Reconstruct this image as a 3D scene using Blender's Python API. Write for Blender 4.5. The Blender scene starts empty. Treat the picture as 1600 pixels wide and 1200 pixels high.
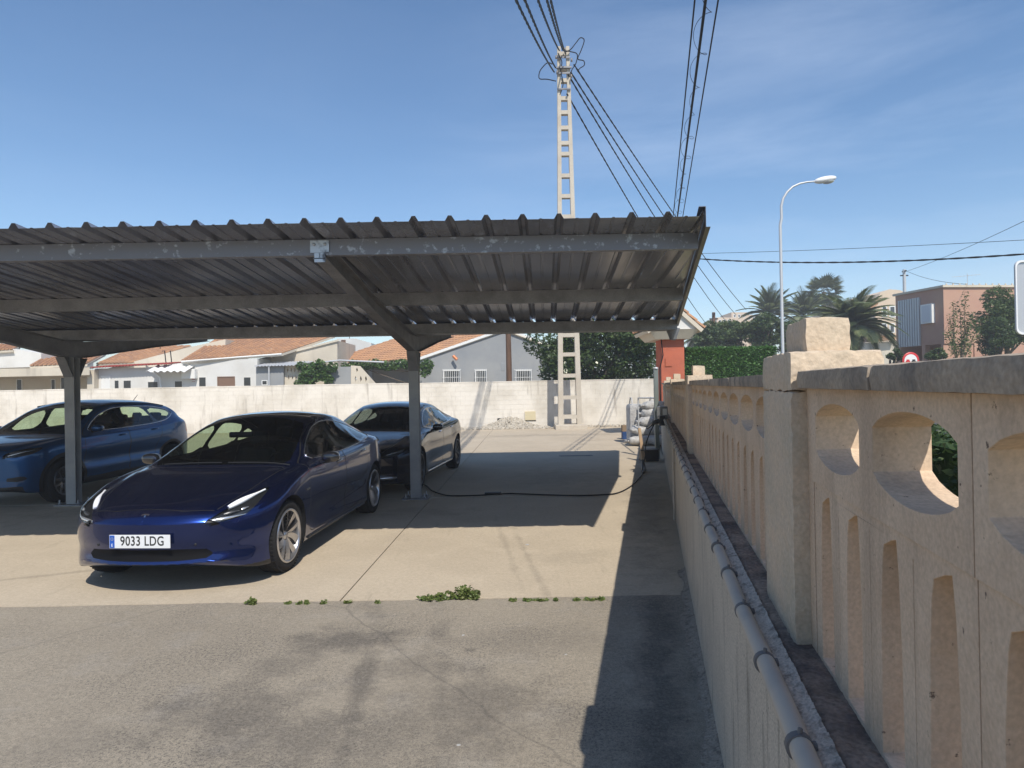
import bpy, bmesh, math, random
from math import sin, cos, pi, radians, atan2, sqrt, floor, exp
from mathutils import Vector, Matrix
from mathutils.geometry import tessellate_polygon
from mathutils.bvhtree import BVHTree
import numpy as np
random.seed(7); rng = np.random.default_rng(7)
S = bpy.context.scene
COL = S.collection

# ------------------------------------------------------------------ camera, sky, sun, exposure
F = 1030.0; EYE = 1.69; ROLL = 0.018; Y0 = 603.9
cam = bpy.data.objects.new('camera', bpy.data.cameras.new('camera')); COL.objects.link(cam)
cam.data.sensor_width = 36; cam.data.lens = F / 1600 * 36
cam.data.clip_start = 0.05; cam.data.clip_end = 3000
cam.location = (0, 0, EYE)
cam.rotation_euler = (Matrix.Rotation(pi / 2 + (Y0 - 600) / F, 3, 'X') @ Matrix.Rotation(-ROLL, 3, 'Z')).to_euler()
S.camera = cam
SUN = Vector((0.245, -0.79, 1.0)).normalized()
w = bpy.data.worlds.new('World'); S.world = w; w.use_nodes = True
nt = w.node_tree; nt.nodes.clear()
o = nt.nodes.new('ShaderNodeOutputWorld'); bg = nt.nodes.new('ShaderNodeBackground')
sky = nt.nodes.new('ShaderNodeTexSky'); sky.sky_type = 'NISHITA'; sky.sun_disc = False
sky.sun_elevation = math.asin(SUN.z); sky.sun_rotation = atan2(SUN.x, SUN.y)
sky.air_density = 1.0; sky.dust_density = 0.25; sky.ozone_density = 1.8; sky.altitude = 50
# thin cirrus veils high in the sky
tc = nt.nodes.new('ShaderNodeTexCoord')
mp = nt.nodes.new('ShaderNodeMapping'); mp.inputs['Scale'].default_value = (1.0, 1.0, 6.0); mp.inputs['Rotation'].default_value = (0.0, 0.16, 0.3); mp.inputs['Location'].default_value = (0.35, 0.0, 0.6)
nz = nt.nodes.new('ShaderNodeTexNoise'); nz.inputs['Scale'].default_value = 1.5; nz.inputs['Detail'].default_value = 9; nz.inputs['Roughness'].default_value = 0.62; nz.inputs['Distortion'].default_value = 0.4
cr = nt.nodes.new('ShaderNodeValToRGB'); cr.color_ramp.elements[0].position = 0.42; cr.color_ramp.elements[1].position = 0.72
cr.color_ramp.elements[1].color = (0.24, 0.24, 0.24, 1)
mx = nt.nodes.new('ShaderNodeMix'); mx.data_type = 'RGBA'; mx.inputs['B'].default_value = (4.6, 5.4, 6.8, 1)
L = nt.links.new
L(tc.outputs['Generated'], mp.inputs['Vector']); L(mp.outputs[0], nz.inputs['Vector']); L(nz.outputs[0], cr.inputs[0])
dt = nt.nodes.new('ShaderNodeVectorMath'); dt.operation = 'DOT_PRODUCT'; dt.inputs[1].default_value = Vector((.50, 1, .22)).normalized(); L(tc.outputs['Generated'], dt.inputs[0])
mr = nt.nodes.new('ShaderNodeMapRange'); mr.interpolation_type = 'SMOOTHSTEP'; mr.inputs[1].default_value = .80; mr.inputs[2].default_value = .99; mr.inputs[3].default_value = .12; L(dt.outputs['Value'], mr.inputs[0])
mu = nt.nodes.new('ShaderNodeMath'); mu.operation = 'MULTIPLY'; L(cr.outputs[0], mu.inputs[0]); L(mr.outputs[0], mu.inputs[1]); L(mu.outputs[0], mx.inputs['Factor']); hs_ = nt.nodes.new('ShaderNodeHueSaturation'); hs_.inputs['Saturation'].default_value = 1.14; hs_.inputs['Value'].default_value = 0.87; L(sky.outputs[0], hs_.inputs['Color']); L(hs_.outputs[0], mx.inputs['A']); L(mx.outputs['Result'], bg.inputs['Color'])
bg.inputs['Strength'].default_value = 0.12; L(bg.outputs[0], o.inputs['Surface'])
sl = bpy.data.lights.new('sun', 'SUN'); sl.energy = 3.25; sl.angle = radians(0.55); sl.color = (1.0, 0.94, 0.84)
so = bpy.data.objects.new('sun', sl); COL.objects.link(so); so.rotation_euler = SUN.to_track_quat('Z', 'Y').to_euler(); so.location = (5, -20, 25)
vs = S.view_settings; vs.view_transform = 'Standard'; vs.look = 'None'; vs.gamma = 1; vs.exposure = 0.56; vs.use_curve_mapping = False
HAZE = 0.0022
S.cycles.max_bounces = 8; S.cycles.diffuse_bounces = 6; S.cycles.transparent_max_bounces = 12; S.cycles.use_denoising = True

def at(px, py, Y):
    """world point seen at photo pixel (px, py) on the plane y = Y"""
    a, b = px - 800, py - Y0
    u = a * cos(ROLL) - b * sin(ROLL); v = a * sin(ROLL) + b * cos(ROLL)
    return Vector((u / F * Y, Y, EYE - v / F * Y))
def gr(px, py, z=0.0):
    a, b = px - 800, py - Y0
    u = a * cos(ROLL) - b * sin(ROLL); v = a * sin(ROLL) + b * cos(ROLL)
    Y = F * (EYE - z) / v
    return Vector((u / F * Y, Y, z))

# ------------------------------------------------------------------ materials
MATS = {}
def node_mat(name):
    m = bpy.data.materials.new(name); m.use_nodes = True
    MATS[name] = m
    return m, m.node_tree, m.node_tree.nodes['Principled BSDF']
def mat(name, col, rough=0.6, metal=0.0, var=None, bump=None, coat=0, fine=None, spec=None, streak=None, col3=None):
    """var=(scale, colour2, lo, hi)  fine=(scale, amount)  bump=(scale, strength, distance)  streak=(scale, colour, lo, hi)"""
    if name in MATS: return MATS[name]
    m, t, b = node_mat(name); N = t.nodes.new; K = t.links.new
    b.inputs['Roughness'].default_value = rough; b.inputs['Metallic'].default_value = metal
    if coat: b.inputs['Coat Weight'].default_value = coat; b.inputs['Coat Roughness'].default_value = 0.03
    if spec is None and rough >= .6 and metal == 0: spec = .12
    if spec is not None: b.inputs['Specular IOR Level'].default_value = spec
    c4 = lambda c: (c[0], c[1], c[2], 1)
    b.inputs['Base Color'].default_value = c4(col)
    tcn = N('ShaderNodeTexCoord'); out = None
    def layer(prev, vec, sc, c2, lo, hi, det=6, ro=.6):
        n = N('ShaderNodeTexNoise'); n.inputs['Scale'].default_value = sc; n.inputs['Detail'].default_value = det; n.inputs['Roughness'].default_value = ro
        K(vec, n.inputs['Vector'])
        r = N('ShaderNodeMapRange'); r.inputs[1].default_value = lo; r.inputs[2].default_value = hi; K(n.outputs[0], r.inputs[0])
        x = N('ShaderNodeMix'); x.data_type = 'RGBA'; K(r.outputs[0], x.inputs['Factor'])
        if prev is None: x.inputs['A'].default_value = c4(col)
        else: K(prev, x.inputs['A'])
        x.inputs['B'].default_value = c4(c2)
        return x.outputs['Result']
    P = tcn.outputs['Object']
    if var: out = layer(out, P, *var)
    if col3: out = layer(out, P, *col3)
    if streak:
        g = N('ShaderNodeMapping'); g.inputs['Scale'].default_value = (1, 1, .12); K(P, g.inputs['Vector'])
        out = layer(out, g.outputs[0], *streak)
    if fine:
        n = N('ShaderNodeTexNoise'); n.inputs['Scale'].default_value = fine[0]; n.inputs['Detail'].default_value = 3; K(P, n.inputs['Vector'])
        r = N('ShaderNodeMapRange'); r.inputs[1].default_value = .25; r.inputs[2].default_value = .75
        r.inputs[3].default_value = 1 - fine[1]; r.inputs[4].default_value = 1 + fine[1]; K(n.outputs[0], r.inputs[0])
        x = N('ShaderNodeVectorMath'); x.operation = 'SCALE'
        if out: K(out, x.inputs[0])
        else: x.inputs[0].default_value = col[:3]
        K(r.outputs[0], x.inputs['Scale']); out = x.outputs[0]
    if out: K(out, b.inputs['Base Color'])
    if bump:
        n = N('ShaderNodeTexNoise'); n.inputs['Scale'].default_value = bump[0]; n.inputs['Detail'].default_value = 5; K(P, n.inputs['Vector'])
        u = N('ShaderNodeBump'); u.inputs['Strength'].default_value = bump[1]; u.inputs['Distance'].default_value = bump[2]
        K(n.outputs[0], u.inputs['Height']); K(u.outputs[0], b.inputs['Normal'])
    return m

def leaf_mat(name, c1, c2, trans=.3, rough=.5):
    m, t, b = node_mat(name); N = t.nodes.new; K = t.links.new
    g = N('ShaderNodeNewGeometry'); r = N('ShaderNodeMix'); r.data_type = 'RGBA'
    r.inputs['A'].default_value = (*c1, 1); r.inputs['B'].default_value = (*c2, 1)
    K(g.outputs['Random Per Island'], r.inputs['Factor']); K(r.outputs['Result'], b.inputs['Base Color'])
    b.inputs['Roughness'].default_value = rough
    tr = N('ShaderNodeBsdfTranslucent'); K(r.outputs['Result'], tr.inputs['Color'])
    mxs = N('ShaderNodeMixShader'); mxs.inputs[0].default_value = trans
    K(b.outputs[0], mxs.inputs[1]); K(tr.outputs[0], mxs.inputs[2]); K(mxs.outputs[0], t.nodes['Material Output'].inputs['Surface'])
    return m
def glass_mat(name, tint, gloss=(1, 1, 1), rough=.02):
    m, t, b = node_mat(name); N = t.nodes.new; K = t.links.new
    t.nodes.remove(b)
    tr = N('ShaderNodeBsdfTransparent'); tr.inputs[0].default_value = (*tint, 1)
    gl = N('ShaderNodeBsdfGlossy'); gl.inputs['Roughness'].default_value = rough; gl.inputs[0].default_value = (*gloss, 1)
    fr = N('ShaderNodeFresnel'); fr.inputs[0].default_value = 1.5
    x = N('ShaderNodeMixShader'); ge = N('ShaderNodeNewGeometry'); sb = N('ShaderNodeMath'); sb.operation = 'SUBTRACT'; sb.inputs[0].default_value = 1; K(ge.outputs['Backfacing'], sb.inputs[1]); ml = N('ShaderNodeMath'); ml.operation = 'MULTIPLY'; K(fr.outputs[0], ml.inputs[0]); K(sb.outputs[0], ml.inputs[1])
    K(ml.outputs[0], x.inputs[0]); K(tr.outputs[0], x.inputs[1]); K(gl.outputs[0], x.inputs[2])
    K(x.outputs[0], t.nodes['Material Output'].inputs['Surface'])
    return m

m_galv = mat('galvanised_steel', (.20, .20, .21), .42, .75, var=(3, (.13, .13, .14), .4, .7), fine=(60, .12))
m_zinc = mat('bright_zinc', (.5, .52, .55), .4, .85, var=(8, (.12, .12, .13), .5, .64))
m_steel = mat('weathered_steel_beam', (.29, .29, .30), .55, .4, var=(5, (.18, .18, .185), .35, .75), fine=(90, .15))
m_post = mat('painted_grey_post', (.36, .35, .335), .6, .1, var=(4, (.27, .27, .27), .4, .7))
m_sheet = mat('corrugated_roof_steel', (.36, .37, .41), .24, .6, var=(1.6, (.24, .245, .28), .35, .7), fine=(40, .1))
m_flake = mat('flaking_primer_steel', (.22, .22, .24), .5, .4, var=(15, (.48, .51, .56), .58, .68))
m_black = mat('black_plastic', (.012, .012, .013), .45)
m_intake = mat('intake_plastic', (.004, .004, .005), .7, spec=.15)
m_dark = mat('dark_interior', (.014, .014, .015), .75)
m_rubber = mat('tyre_rubber', (.022, .022, .023), .8, fine=(80, .3))
m_alloy = mat('silver_alloy', (.55, .55, .57), .28, .9)
m_alloyd = mat('dark_alloy', (.12, .12, .125), .35, .8)
m_chrome = mat('satin_chrome', (.62, .62, .64), .18, 1.0)
m_blue = mat('deep_blue_metallic', (.006, .022, .13), .26, .93, coat=1, fine=(900, .35))
m_navy = mat('black_blue_metallic', (.004, .006, .018), .22, .3, coat=.8, spec=.1, fine=(900, .3))
m_azure = mat('azure_blue_metallic', (.007, .07, .20), .36, .7, coat=.7, fine=(900, .35))
m_glass = glass_mat('tinted_car_glass', (.66, .76, .64))
m_glassd = glass_mat('dark_car_glass', (.25, .28, .30))
m_lens = glass_mat('clear_lens', (.85, .88, .9))
m_roofglass = mat('black_roof_glass', (.010, .010, .012), .04, 0, coat=1)
m_lampw = mat('lamp_reflector', (.75, .77, .8), .15, .8)
m_led = mat('white_lamp_bar', (.85, .86, .88), .3)
m_red = mat('red_lamp', (.45, .02, .015), .2)
m_plate = mat('plate_white', (.72, .73, .75), .4)
m_plateblue = mat('plate_blue', (.01, .09, .45), .4)
m_ink = mat('black_ink', (.02, .02, .02), .5)
m_orange = mat('orange_indicator', (.7, .2, .05), .3)
m_pipe = mat('grey_pvc', (.52, .445, .36), .65, var=(6, (.42, .38, .33), .45, .7))
m_clip = mat('dark_pipe_clip', (.17, .16, .155), .6)
m_panel = mat('cast_stone_beige', (.66, .505, .365), .9, var=(2.6, (.54, .395, .275), .38, .66), fine=(130, .14), col3=(48, (.18, .13, .10), .67, .71), streak=(7, (.42, .32, .235), .56, .76), bump=(60, .5, .004))
m_pillar = mat('rendered_pillar_stone', (.64, .50, .365), .9, var=(3, (.49, .42, .32), .35, .7), fine=(90, .14), bump=(22, .9, .012))
m_coping = mat('weathered_concrete_coping', (.43, .35, .265), .92, var=(3.2, (.23, .195, .16), .42, .68), fine=(110, .22), bump=(50, .7, .006), streak=(9, (.14, .13, .12), .5, .72))
m_low = mat('grey_rendered_retaining_wall', (.60, .525, .43), .92, var=(1.5, (.49, .43, .355), .35, .7), fine=(150, .30), col3=(95, (.20, .18, .155), .60, .68), streak=(16, (.22, .195, .165), .56, .74), bump=(120, .5, .004))
m_ledge = mat('dirty_ledge_mortar', (.36, .26, .19), .95, var=(5, (.15, .115, .095), .38, .62), fine=(90, .35), bump=(40, 1, .012))
m_mortar = mat('rough_white_mortar', (.60, .50, .40), .95, var=(30, (.30, .25, .20), .50, .66), fine=(160, .3), bump=(70, 1, .008))
m_fillet = mat('dirty_mortar_fillet', (.34, .29, .235), .95, var=(22, (.20, .17, .14), .5, .66), fine=(90, .3), bump=(60, 1, .01))
m_white = mat('whitewash', (.76, .71, .63), .9, var=(.9, (.56, .51, .43), .42, .72), fine=(30, .06), streak=(4, (.36, .32, .27), .56, .76), bump=(30, .4, .01))
m_conc = mat('precast_concrete', (.56, .51, .43), .9, var=(1.5, (.48, .42, .34), .4, .7), fine=(30, .1))
m_housew = mat('white_render', (.70, .69, .66), .9, var=(.6, (.60, .58, .54), .4, .7))
m_housec = mat('cream_render', (.66, .59, .48), .9, var=(.5, (.54, .48, .39), .4, .7), streak=(2, (.42, .37, .30), .58, .8))
m_houseg = mat('blue_grey_render', (.33, .335, .335), .9, var=(.5, (.25, .265, .285), .4, .7))
m_pink = mat('pink_brick_render', (.50, .31, .225), .9, var=(.5, (.45, .25, .19), .4, .7))
m_apart = mat('peach_render', (.68, .54, .40), .9, var=(.3, (.6, .47, .35), .4, .7))
m_tile = leaf_mat('terracotta_tiles', (.50, .27, .14), (.36, .20, .12), 0.0, .9)
m_redroof = mat('red_corrugated_roof', (.36, .07, .05), .6, var=(2, (.26, .06, .05), .4, .7))
m_orangew = mat('orange_render', (.50, .145, .085), .9, var=(1.6, (.38, .115, .07), .4, .7), fine=(60, .06))
m_winglass = mat('dark_window_glass', (.03, .035, .04), .08)
m_frame = mat('white_frame', (.78, .78, .76), .5)
m_wood = mat('brown_timber', (.17, .10, .065), .8, streak=(7, (.10, .06, .04), .4, .7))
m_brownshut = mat('brown_shutter', (.22, .14, .10), .7)
m_bark = mat('tree_bark', (.18, .14, .10), .9, streak=(6, (.09, .07, .05), .4, .7), bump=(20, .8, .02))
m_cable = mat('black_cable', (.012, .012, .014), .6)
m_lamp = mat('grey_lamp_post', (.55, .56, .57), .5, .3)
m_shade = mat('white_lamp_shell', (.8, .8, .8), .4)
m_sack = mat('white_plastic_sack', (.52, .51, .49), .7, var=(9, (.40, .39, .38), .4, .6), bump=(25, .8, .02))
m_card = mat('brown_cardboard', (.28, .20, .13), .8)
m_bluebox = mat('blue_box', (.04, .08, .20), .6)
m_stone = leaf_mat('rubble_stone', (.55, .50, .42), (.38, .34, .28), 0.0, .95)
m_leafd = leaf_mat('dark_tree_leaves', (.030, .060, .016), (.085, .135, .035), .30)
m_leafm = leaf_mat('mid_tree_leaves', (.045, .085, .02), (.12, .17, .045), .30)
m_leafh = leaf_mat('hedge_leaves', (.035, .105, .014), (.085, .20, .035), .25)
m_hedgecore = mat('hedge_inner', (.02, .045, .01), .95)
m_leafp = leaf_mat('palm_leaves', (.075, .11, .035), (.18, .20, .09), .2, .4)
m_leafv = leaf_mat('vine_leaves', (.045, .11, .02), (.12, .20, .05), .3)
m_weed = leaf_mat('weed_leaves', (.09, .15, .03), (.20, .22, .07), .25)
m_grassy = leaf_mat('dry_grass_blades', (.16, .18, .05), (.34, .30, .14), .2)
m_flower = mat('pale_flower', (.8, .78, .6), .7)

# ------------------------------------------------------------------ object helpers
def link(name, me, parent=None):
    ob = bpy.data.objects.new(name, me); COL.objects.link(ob)
    if parent is not None: ob.parent = parent
    return ob
def tag(o, label=None, cat=None, group=None, kind=None):
    if label: o['label'] = label
    if cat: o['category'] = cat
    if group: o['group'] = group
    if kind: o['kind'] = kind
    return o
def empty(name, loc, rz=0, **k):
    e = link(name, None); e.location = loc; e.rotation_euler = (0, 0, rz); e.empty_display_size = .2
    return tag(e, **k)
def copy_tree(o, parent=None):
    c = o.copy(); COL.objects.link(c)
    if parent is not None: c.parent = parent
    for ch in list(o.children): copy_tree(ch, c)
    return c
class MB:
    def __init__(s): s.v = []; s.f = []; s.m = []; s.sm = []
    def add(s, vs_, fs, mi=0, smooth=False):
        b = len(s.v); s.v += [tuple(p) for p in vs_]
        for f in fs: s.f.append(tuple(i + b for i in f)); s.m.append(mi); s.sm.append(smooth)
        return s
    def hexa(s, p, mi=0):   # p: 4 bottom, 4 top (same order)
        return s.add(p, [(3, 2, 1, 0), (4, 5, 6, 7), (0, 1, 5, 4), (1, 2, 6, 5), (2, 3, 7, 6), (3, 0, 4, 7)], mi)
    def box(s, a, b, mi=0, M=None):
        x0, y0, z0 = a; x1, y1, z1 = b
        p = [Vector(q) for q in ((x0, y0, z0), (x1, y0, z0), (x1, y1, z0), (x0, y1, z0), (x0, y0, z1), (x1, y0, z1), (x1, y1, z1), (x0, y1, z1))]
        if M: p = [M @ q for q in p]
        return s.hexa(p, mi)
    def bevbox(s, a, b, r, mi=0, M=None):
        """box with all edges chamfered by r"""
        c = [(a[i] + b[i]) / 2 for i in range(3)]; h = [abs(b[i] - a[i]) / 2 for i in range(3)]
        bm = bmesh.new(); bmesh.ops.create_cube(bm, size=2)
        for v in bm.verts: v.co = Vector([c[i] + v.co[i] * h[i] for i in range(3)])
        bmesh.ops.bevel(bm, geom=bm.edges[:], offset=r, segments=2, affect='EDGES', profile=.6)
        bm.verts.index_update()
        vs_ = [(M @ v.co if M else v.co.copy()) for v in bm.verts]; fs = [[v.index for v in f.verts] for f in bm.faces]
        bm.free(); return s.add(vs_, fs, mi, False)
    def tube(s, pts, r, n=8, mi=0, cap=True, smooth=True):
        pts = [Vector(p) for p in pts]; k = len(pts); rr = r if isinstance(r, (list, tuple)) else [r] * k
        t0 = (pts[1] - pts[0]).normalized(); up = Vector((0, 0, 1)) if abs(t0.z) < .9 else Vector((1, 0, 0))
        nrm = t0.cross(up).normalized(); vv = []
        for i, p in enumerate(pts):
            t = (pts[min(i + 1, k - 1)] - pts[max(i - 1, 0)]).normalized()
            nrm = (nrm - t * nrm.dot(t)).normalized(); bn = t.cross(nrm)
            for j in range(n):
                a = 2 * pi * j / n; vv.append(p + (nrm * cos(a) + bn * sin(a)) * rr[i])
        ff = [(i * n + j, i * n + (j + 1) % n, (i + 1) * n + (j + 1) % n, (i + 1) * n + j) for i in range(k - 1) for j in range(n)]
        s.add(vv, ff, mi, smooth)
        if cap:
            s.add(vv[:n], [tuple(reversed(range(n)))], mi); s.add(vv[-n:], [tuple(range(n))], mi)
        return s
    def lathe(s, prof, n=24, M=None, mi=0, smooth=True, closed=False):
        """prof: (radius, height) pairs about local z"""
        vv = []
        for r, z in prof:
            for j in range(n):
                a = 2 * pi * j / n; q = Vector((r * cos(a), r * sin(a), z)); vv.append(M @ q if M else q)
        k = len(prof); rng_ = range(k if closed else k - 1)
        ff = [(i * n + j, i * n + (j + 1) % n, ((i + 1) % k) * n + (j + 1) % n, ((i + 1) % k) * n + j) for i in rng_ for j in range(n)]
        return s.add(vv, ff, mi, smooth)
    def ell(s, c, r, n=14, mi=0, M=None, pw=1.0):
        vv = []; ff = []; m = n // 2
        for i in range(m + 1):
            th = pi * i / m
            for j in range(n):
                ph = 2 * pi * j / n
                q = [sin(th) * cos(ph), sin(th) * sin(ph), cos(th)]
                q = [math.copysign(abs(x) ** pw, x) for x in q]
                q = Vector((c[0] + r[0] * q[0], c[1] + r[1] * q[1], c[2] + r[2] * q[2])); vv.append(M @ q if M else q)
        for i in range(m):
            for j in range(n): ff.append((i * n + j, (i + 1) * n + j, (i + 1) * n + (j + 1) % n, i * n + (j + 1) % n))
        return s.add(vv, ff, mi, True)
    def build(s, name, mats, parent=None, loc=None):
        me = bpy.data.meshes.new(name); me.from_pydata(s.v, [], s.f)
        for m in (mats if isinstance(mats, (list, tuple)) else [mats]): me.materials.append(m)
        me.polygons.foreach_set('material_index', s.m); me.polygons.foreach_set('use_smooth', s.sm)
        me.update(); ob = link(name, me, parent)
        if loc: ob.location = loc
        return ob
def quads_obj(name, V, m, parent=None, nv=4):
    """V: array (n, nv, 3) of separate faces"""
    n = len(V); me = bpy.data.meshes.new(name); me.vertices.add(n * nv); me.vertices.foreach_set('co', V.reshape(-1).astype(np.float32))
    me.loops.add(n * nv); me.loops.foreach_set('vertex_index', np.arange(n * nv, dtype=np.int32))
    me.polygons.add(n); me.polygons.foreach_set('loop_start', np.arange(0, n * nv, nv, dtype=np.int32)); me.polygons.foreach_set('loop_total', np.full(n, nv, dtype=np.int32))
    me.materials.append(m); me.update(calc_edges=True); me.validate()
    return link(name, me, parent)
def leaves(C, size, aspect=.5, up=.3, jit=.35):
    """C: (n,3) centres -> (n,4,3) diamond leaves"""
    n = len(C); d = rng.normal(size=(n, 3)); d[:, 2] = d[:, 2] * .6 - up * 0; d /= np.linalg.norm(d, axis=1)[:, None]
    e = rng.normal(size=(n, 3)); e -= d * (e * d).sum(1)[:, None]; e /= np.linalg.norm(e, axis=1)[:, None]
    s = size * (1 + jit * rng.normal(size=(n, 1))).clip(.4, 2)
    a = C - d * s * .5; b = C + e * s * aspect * .5; c = C + d * s * .5; f = C - e * s * aspect * .5
    return np.stack([a, b, c, f], 1)
def ballpts(n, c, r, shell=.55):
    d = rng.normal(size=(n, 3)); d /= np.linalg.norm(d, axis=1)[:, None]
    q = rng.random((n, 1)) ** .5 * (1 - shell) + shell
    return np.array(c) + d * q * np.array(r)
def crown(clumps, n, leaf, **k):
    tot = sum(c[1][0] * c[1][1] + c[1][0] * c[1][2] for c in clumps); out = []
    for c, r in clumps:
        out.append(ballpts(max(8, int(n * (r[0] * r[1] + r[0] * r[2]) / tot)), c, r, .35))
    return leaves(np.concatenate(out), leaf, **k)
def rand_clumps(c, r, n, cr):
    out = []
    for i in range(n):
        d = Vector((random.gauss(0, 1), random.gauss(0, 1), random.gauss(0, 1))).normalized() * random.uniform(.35, .95)
        s = cr * random.uniform(.6, 1.25)
        out.append(((c[0] + d.x * r[0], c[1] + d.y * r[1], c[2] + d.z * r[2]), (s, s, s * .75)))
    return out
def tree(name, base, clumps, n, leaf, m, label, cat='tree', group=None, trunk=.16, bark=None, flowers=0, aspect=.5):
    t = empty(name, base, label=label, cat=cat, group=group)
    B = Vector(base); cl = [((c[0] - B.x, c[1] - B.y, c[2] - B.z), r) for c, r in clumps]
    quads_obj('crown', crown(cl, n, leaf, aspect=aspect), m, t)
    cz = sum(c[0][2] for c in cl) / len(cl); mb = MB()
    ctr = Vector((sum(c[0][0] for c in cl) / len(cl), sum(c[0][1] for c in cl) / len(cl), cz * .62))
    p = [Vector((0, 0, -.1)), ctr * .3 + Vector((trunk * .6, 0, 0)), ctr * .62 + Vector((-trunk * .5, trunk, 0)), ctr]
    mb.tube(p, [trunk * 1.25, trunk, trunk * .85, trunk * .6], 9)
    for c, r in cl[::max(1, len(cl) // 9)]:
        q = Vector(c); s = p[2].lerp(ctr, random.random()); mid = s.lerp(q, .5) + Vector((random.uniform(-.2, .2), random.uniform(-.2, .2), .1))
        mb.tube([s, mid, q], [trunk * .5, trunk * .32, trunk * .1], 6)
    mb.build('trunk', bark or m_bark, t)
    if flowers:
        pts = np.concatenate([ballpts(max(1, flowers // len(cl)), c, r, .95) for c, r in cl])
        ob = quads_obj('blossom', leaves(pts, leaf * 1.1, aspect=.9), m_flower, t); ob['kind'] = 'stuff'
    return t
def palm(base, height, radius, nf, label, wild=False, droop=1.0, rt=.2, name='palm_tree', upb=.55):
    t = empty(name, base, label=label, cat='palm', group='palm trees beyond the wall')
    mb = MB(); k = 10
    mb.tube([(sin(i * .7) * .03, cos(i) * .03, height * i / k) for i in range(k + 1)], [rt * (1.25 - .35 * i / k + .05 * (i % 2)) for i in range(k + 1)], 10)
    mb.build('trunk', m_bark, t)
    meshes = []
    for q in range(4):
        Vv = []; L_ = radius * (1 + .1 * q - .15); nl = 30; dr = droop * (.7 + .25 * q)
        def spine(s): return Vector((L_ * s * (1 - .12 * dr * s), 0, L_ * (.30 * s - .50 * dr * s * s)))
        if wild:      # fan leaf: stalk and a rayed fan
            st = spine(.6)
            for i in range(16):
                a = (i - 7.5) / 7.5 * 1.75; ln = L_ * .52 * (1 - .15 * abs(a))
                d = Vector((cos(a) * ln, sin(a) * ln, -.25 * ln * abs(a) * .6 - .10 * ln)); pz = d.cross(Vector((0, 0, 1))).normalized() * ln * .07
                Vv.append([st, st + d * .55 + pz, st + d + Vector((0, 0, -.1 * ln)), st + d * .55 - pz])
            Vv.append([Vector((0, 0, 0)), st + Vector((0, .02, 0)), st, Vector((0, -.02, 0))])
        else:
            for i in range(nl):
                s = .12 + .86 * i / nl; p = spine(s); tdir = (spine(s + .02) - p).normalized()
                ln = radius * .25 * (sin(pi * min(1, s * .85 + .12)) ** .6)
                for sd in (-1, 1):
                    d = (tdir * .75 + Vector((0, sd * .8, .22 - .3 * s))).normalized() * ln * random.uniform(.85, 1.1)
                    ww = tdir * ln * .035
                    Vv.append([p - ww, p + d * .5 - ww * .9 + Vector((0, 0, .02)), p + d + Vector((0, 0, -.14 * ln)), p + ww])
            for i in range(10):
                p, p2 = spine(i / 10), spine((i + 1) / 10); e = Vector((0, .03, 0)) * radius * .25
                Vv.append([p - e, p + e, p2 + e * .8, p2 - e * .8])
        A = np.array([[list(v) for v in f] for f in Vv]); ob = quads_obj('frond', A, m_leafp, t); meshes.append(ob)
    for i in range(nf):
        ob = meshes[i] if i < 4 else meshes[i % 4].copy()
        if i >= 4: COL.objects.link(ob)
        a = i * 2.399; lift = (1.40 - 1.9 * (i / nf)) * upb / .7 if not wild else upb * (1.2 - 2.2 * (i / nf))
        ob.location = (0, 0, height); ob.rotation_euler = (random.uniform(-.2, .2), -lift - random.uniform(-.1, .1), a); s = random.uniform(.85, 1.08)
        ob.scale = (s, s, s)
    return t
def extrude_poly(mb, outer, holes, fn, t0, t1, mi=0):
    """2D polygon with holes -> solid; fn(a, b, t) gives the 3D point"""
    loops = [outer] + holes; flat = [p for l in loops for p in l]
    tri = tessellate_polygon([[Vector((p[0], p[1], 0)) for p in l] for l in loops])
    n = len(flat); vv = [fn(p[0], p[1], t0) for p in flat] + [fn(p[0], p[1], t1) for p in flat]
    ff = [tuple(t) for t in tri] + [tuple(i + n for i in reversed(t)) for t in tri]; b = 0
    for l in loops:
        k = len(l)
        for i in range(k): ff.append((b + i, b + (i + 1) % k, b + (i + 1) % k + n, b + i + n))
        b += k
    mb.add(vv, ff, mi)
def fix_normals(ob):
    bm = bmesh.new(); bm.from_mesh(ob.data); bmesh.ops.recalc_face_normals(bm, faces=bm.faces[:]); bm.to_mesh(ob.data); bm.free()
def text_mesh(name, body, size, m, parent, M, sx=1.0, depth=.002, spacing=1.0):
    cu = bpy.data.curves.new(name, 'FONT'); cu.body = body; cu.size = size; cu.align_x = 'CENTER'; cu.align_y = 'CENTER'; cu.extrude = depth; cu.space_character = spacing
    cu.offset = size * .012
    tmp = bpy.data.objects.new('tmp', cu); COL.objects.link(tmp); dg = bpy.context.evaluated_depsgraph_get()
    me = bpy.data.meshes.new_from_object(tmp.evaluated_get(dg)); bpy.data.objects.remove(tmp)
    me.transform(M @ Matrix.Diagonal((sx, 1, 1, 1))); me.materials.clear(); me.materials.append(m)
    return link(name, me, parent)

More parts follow.
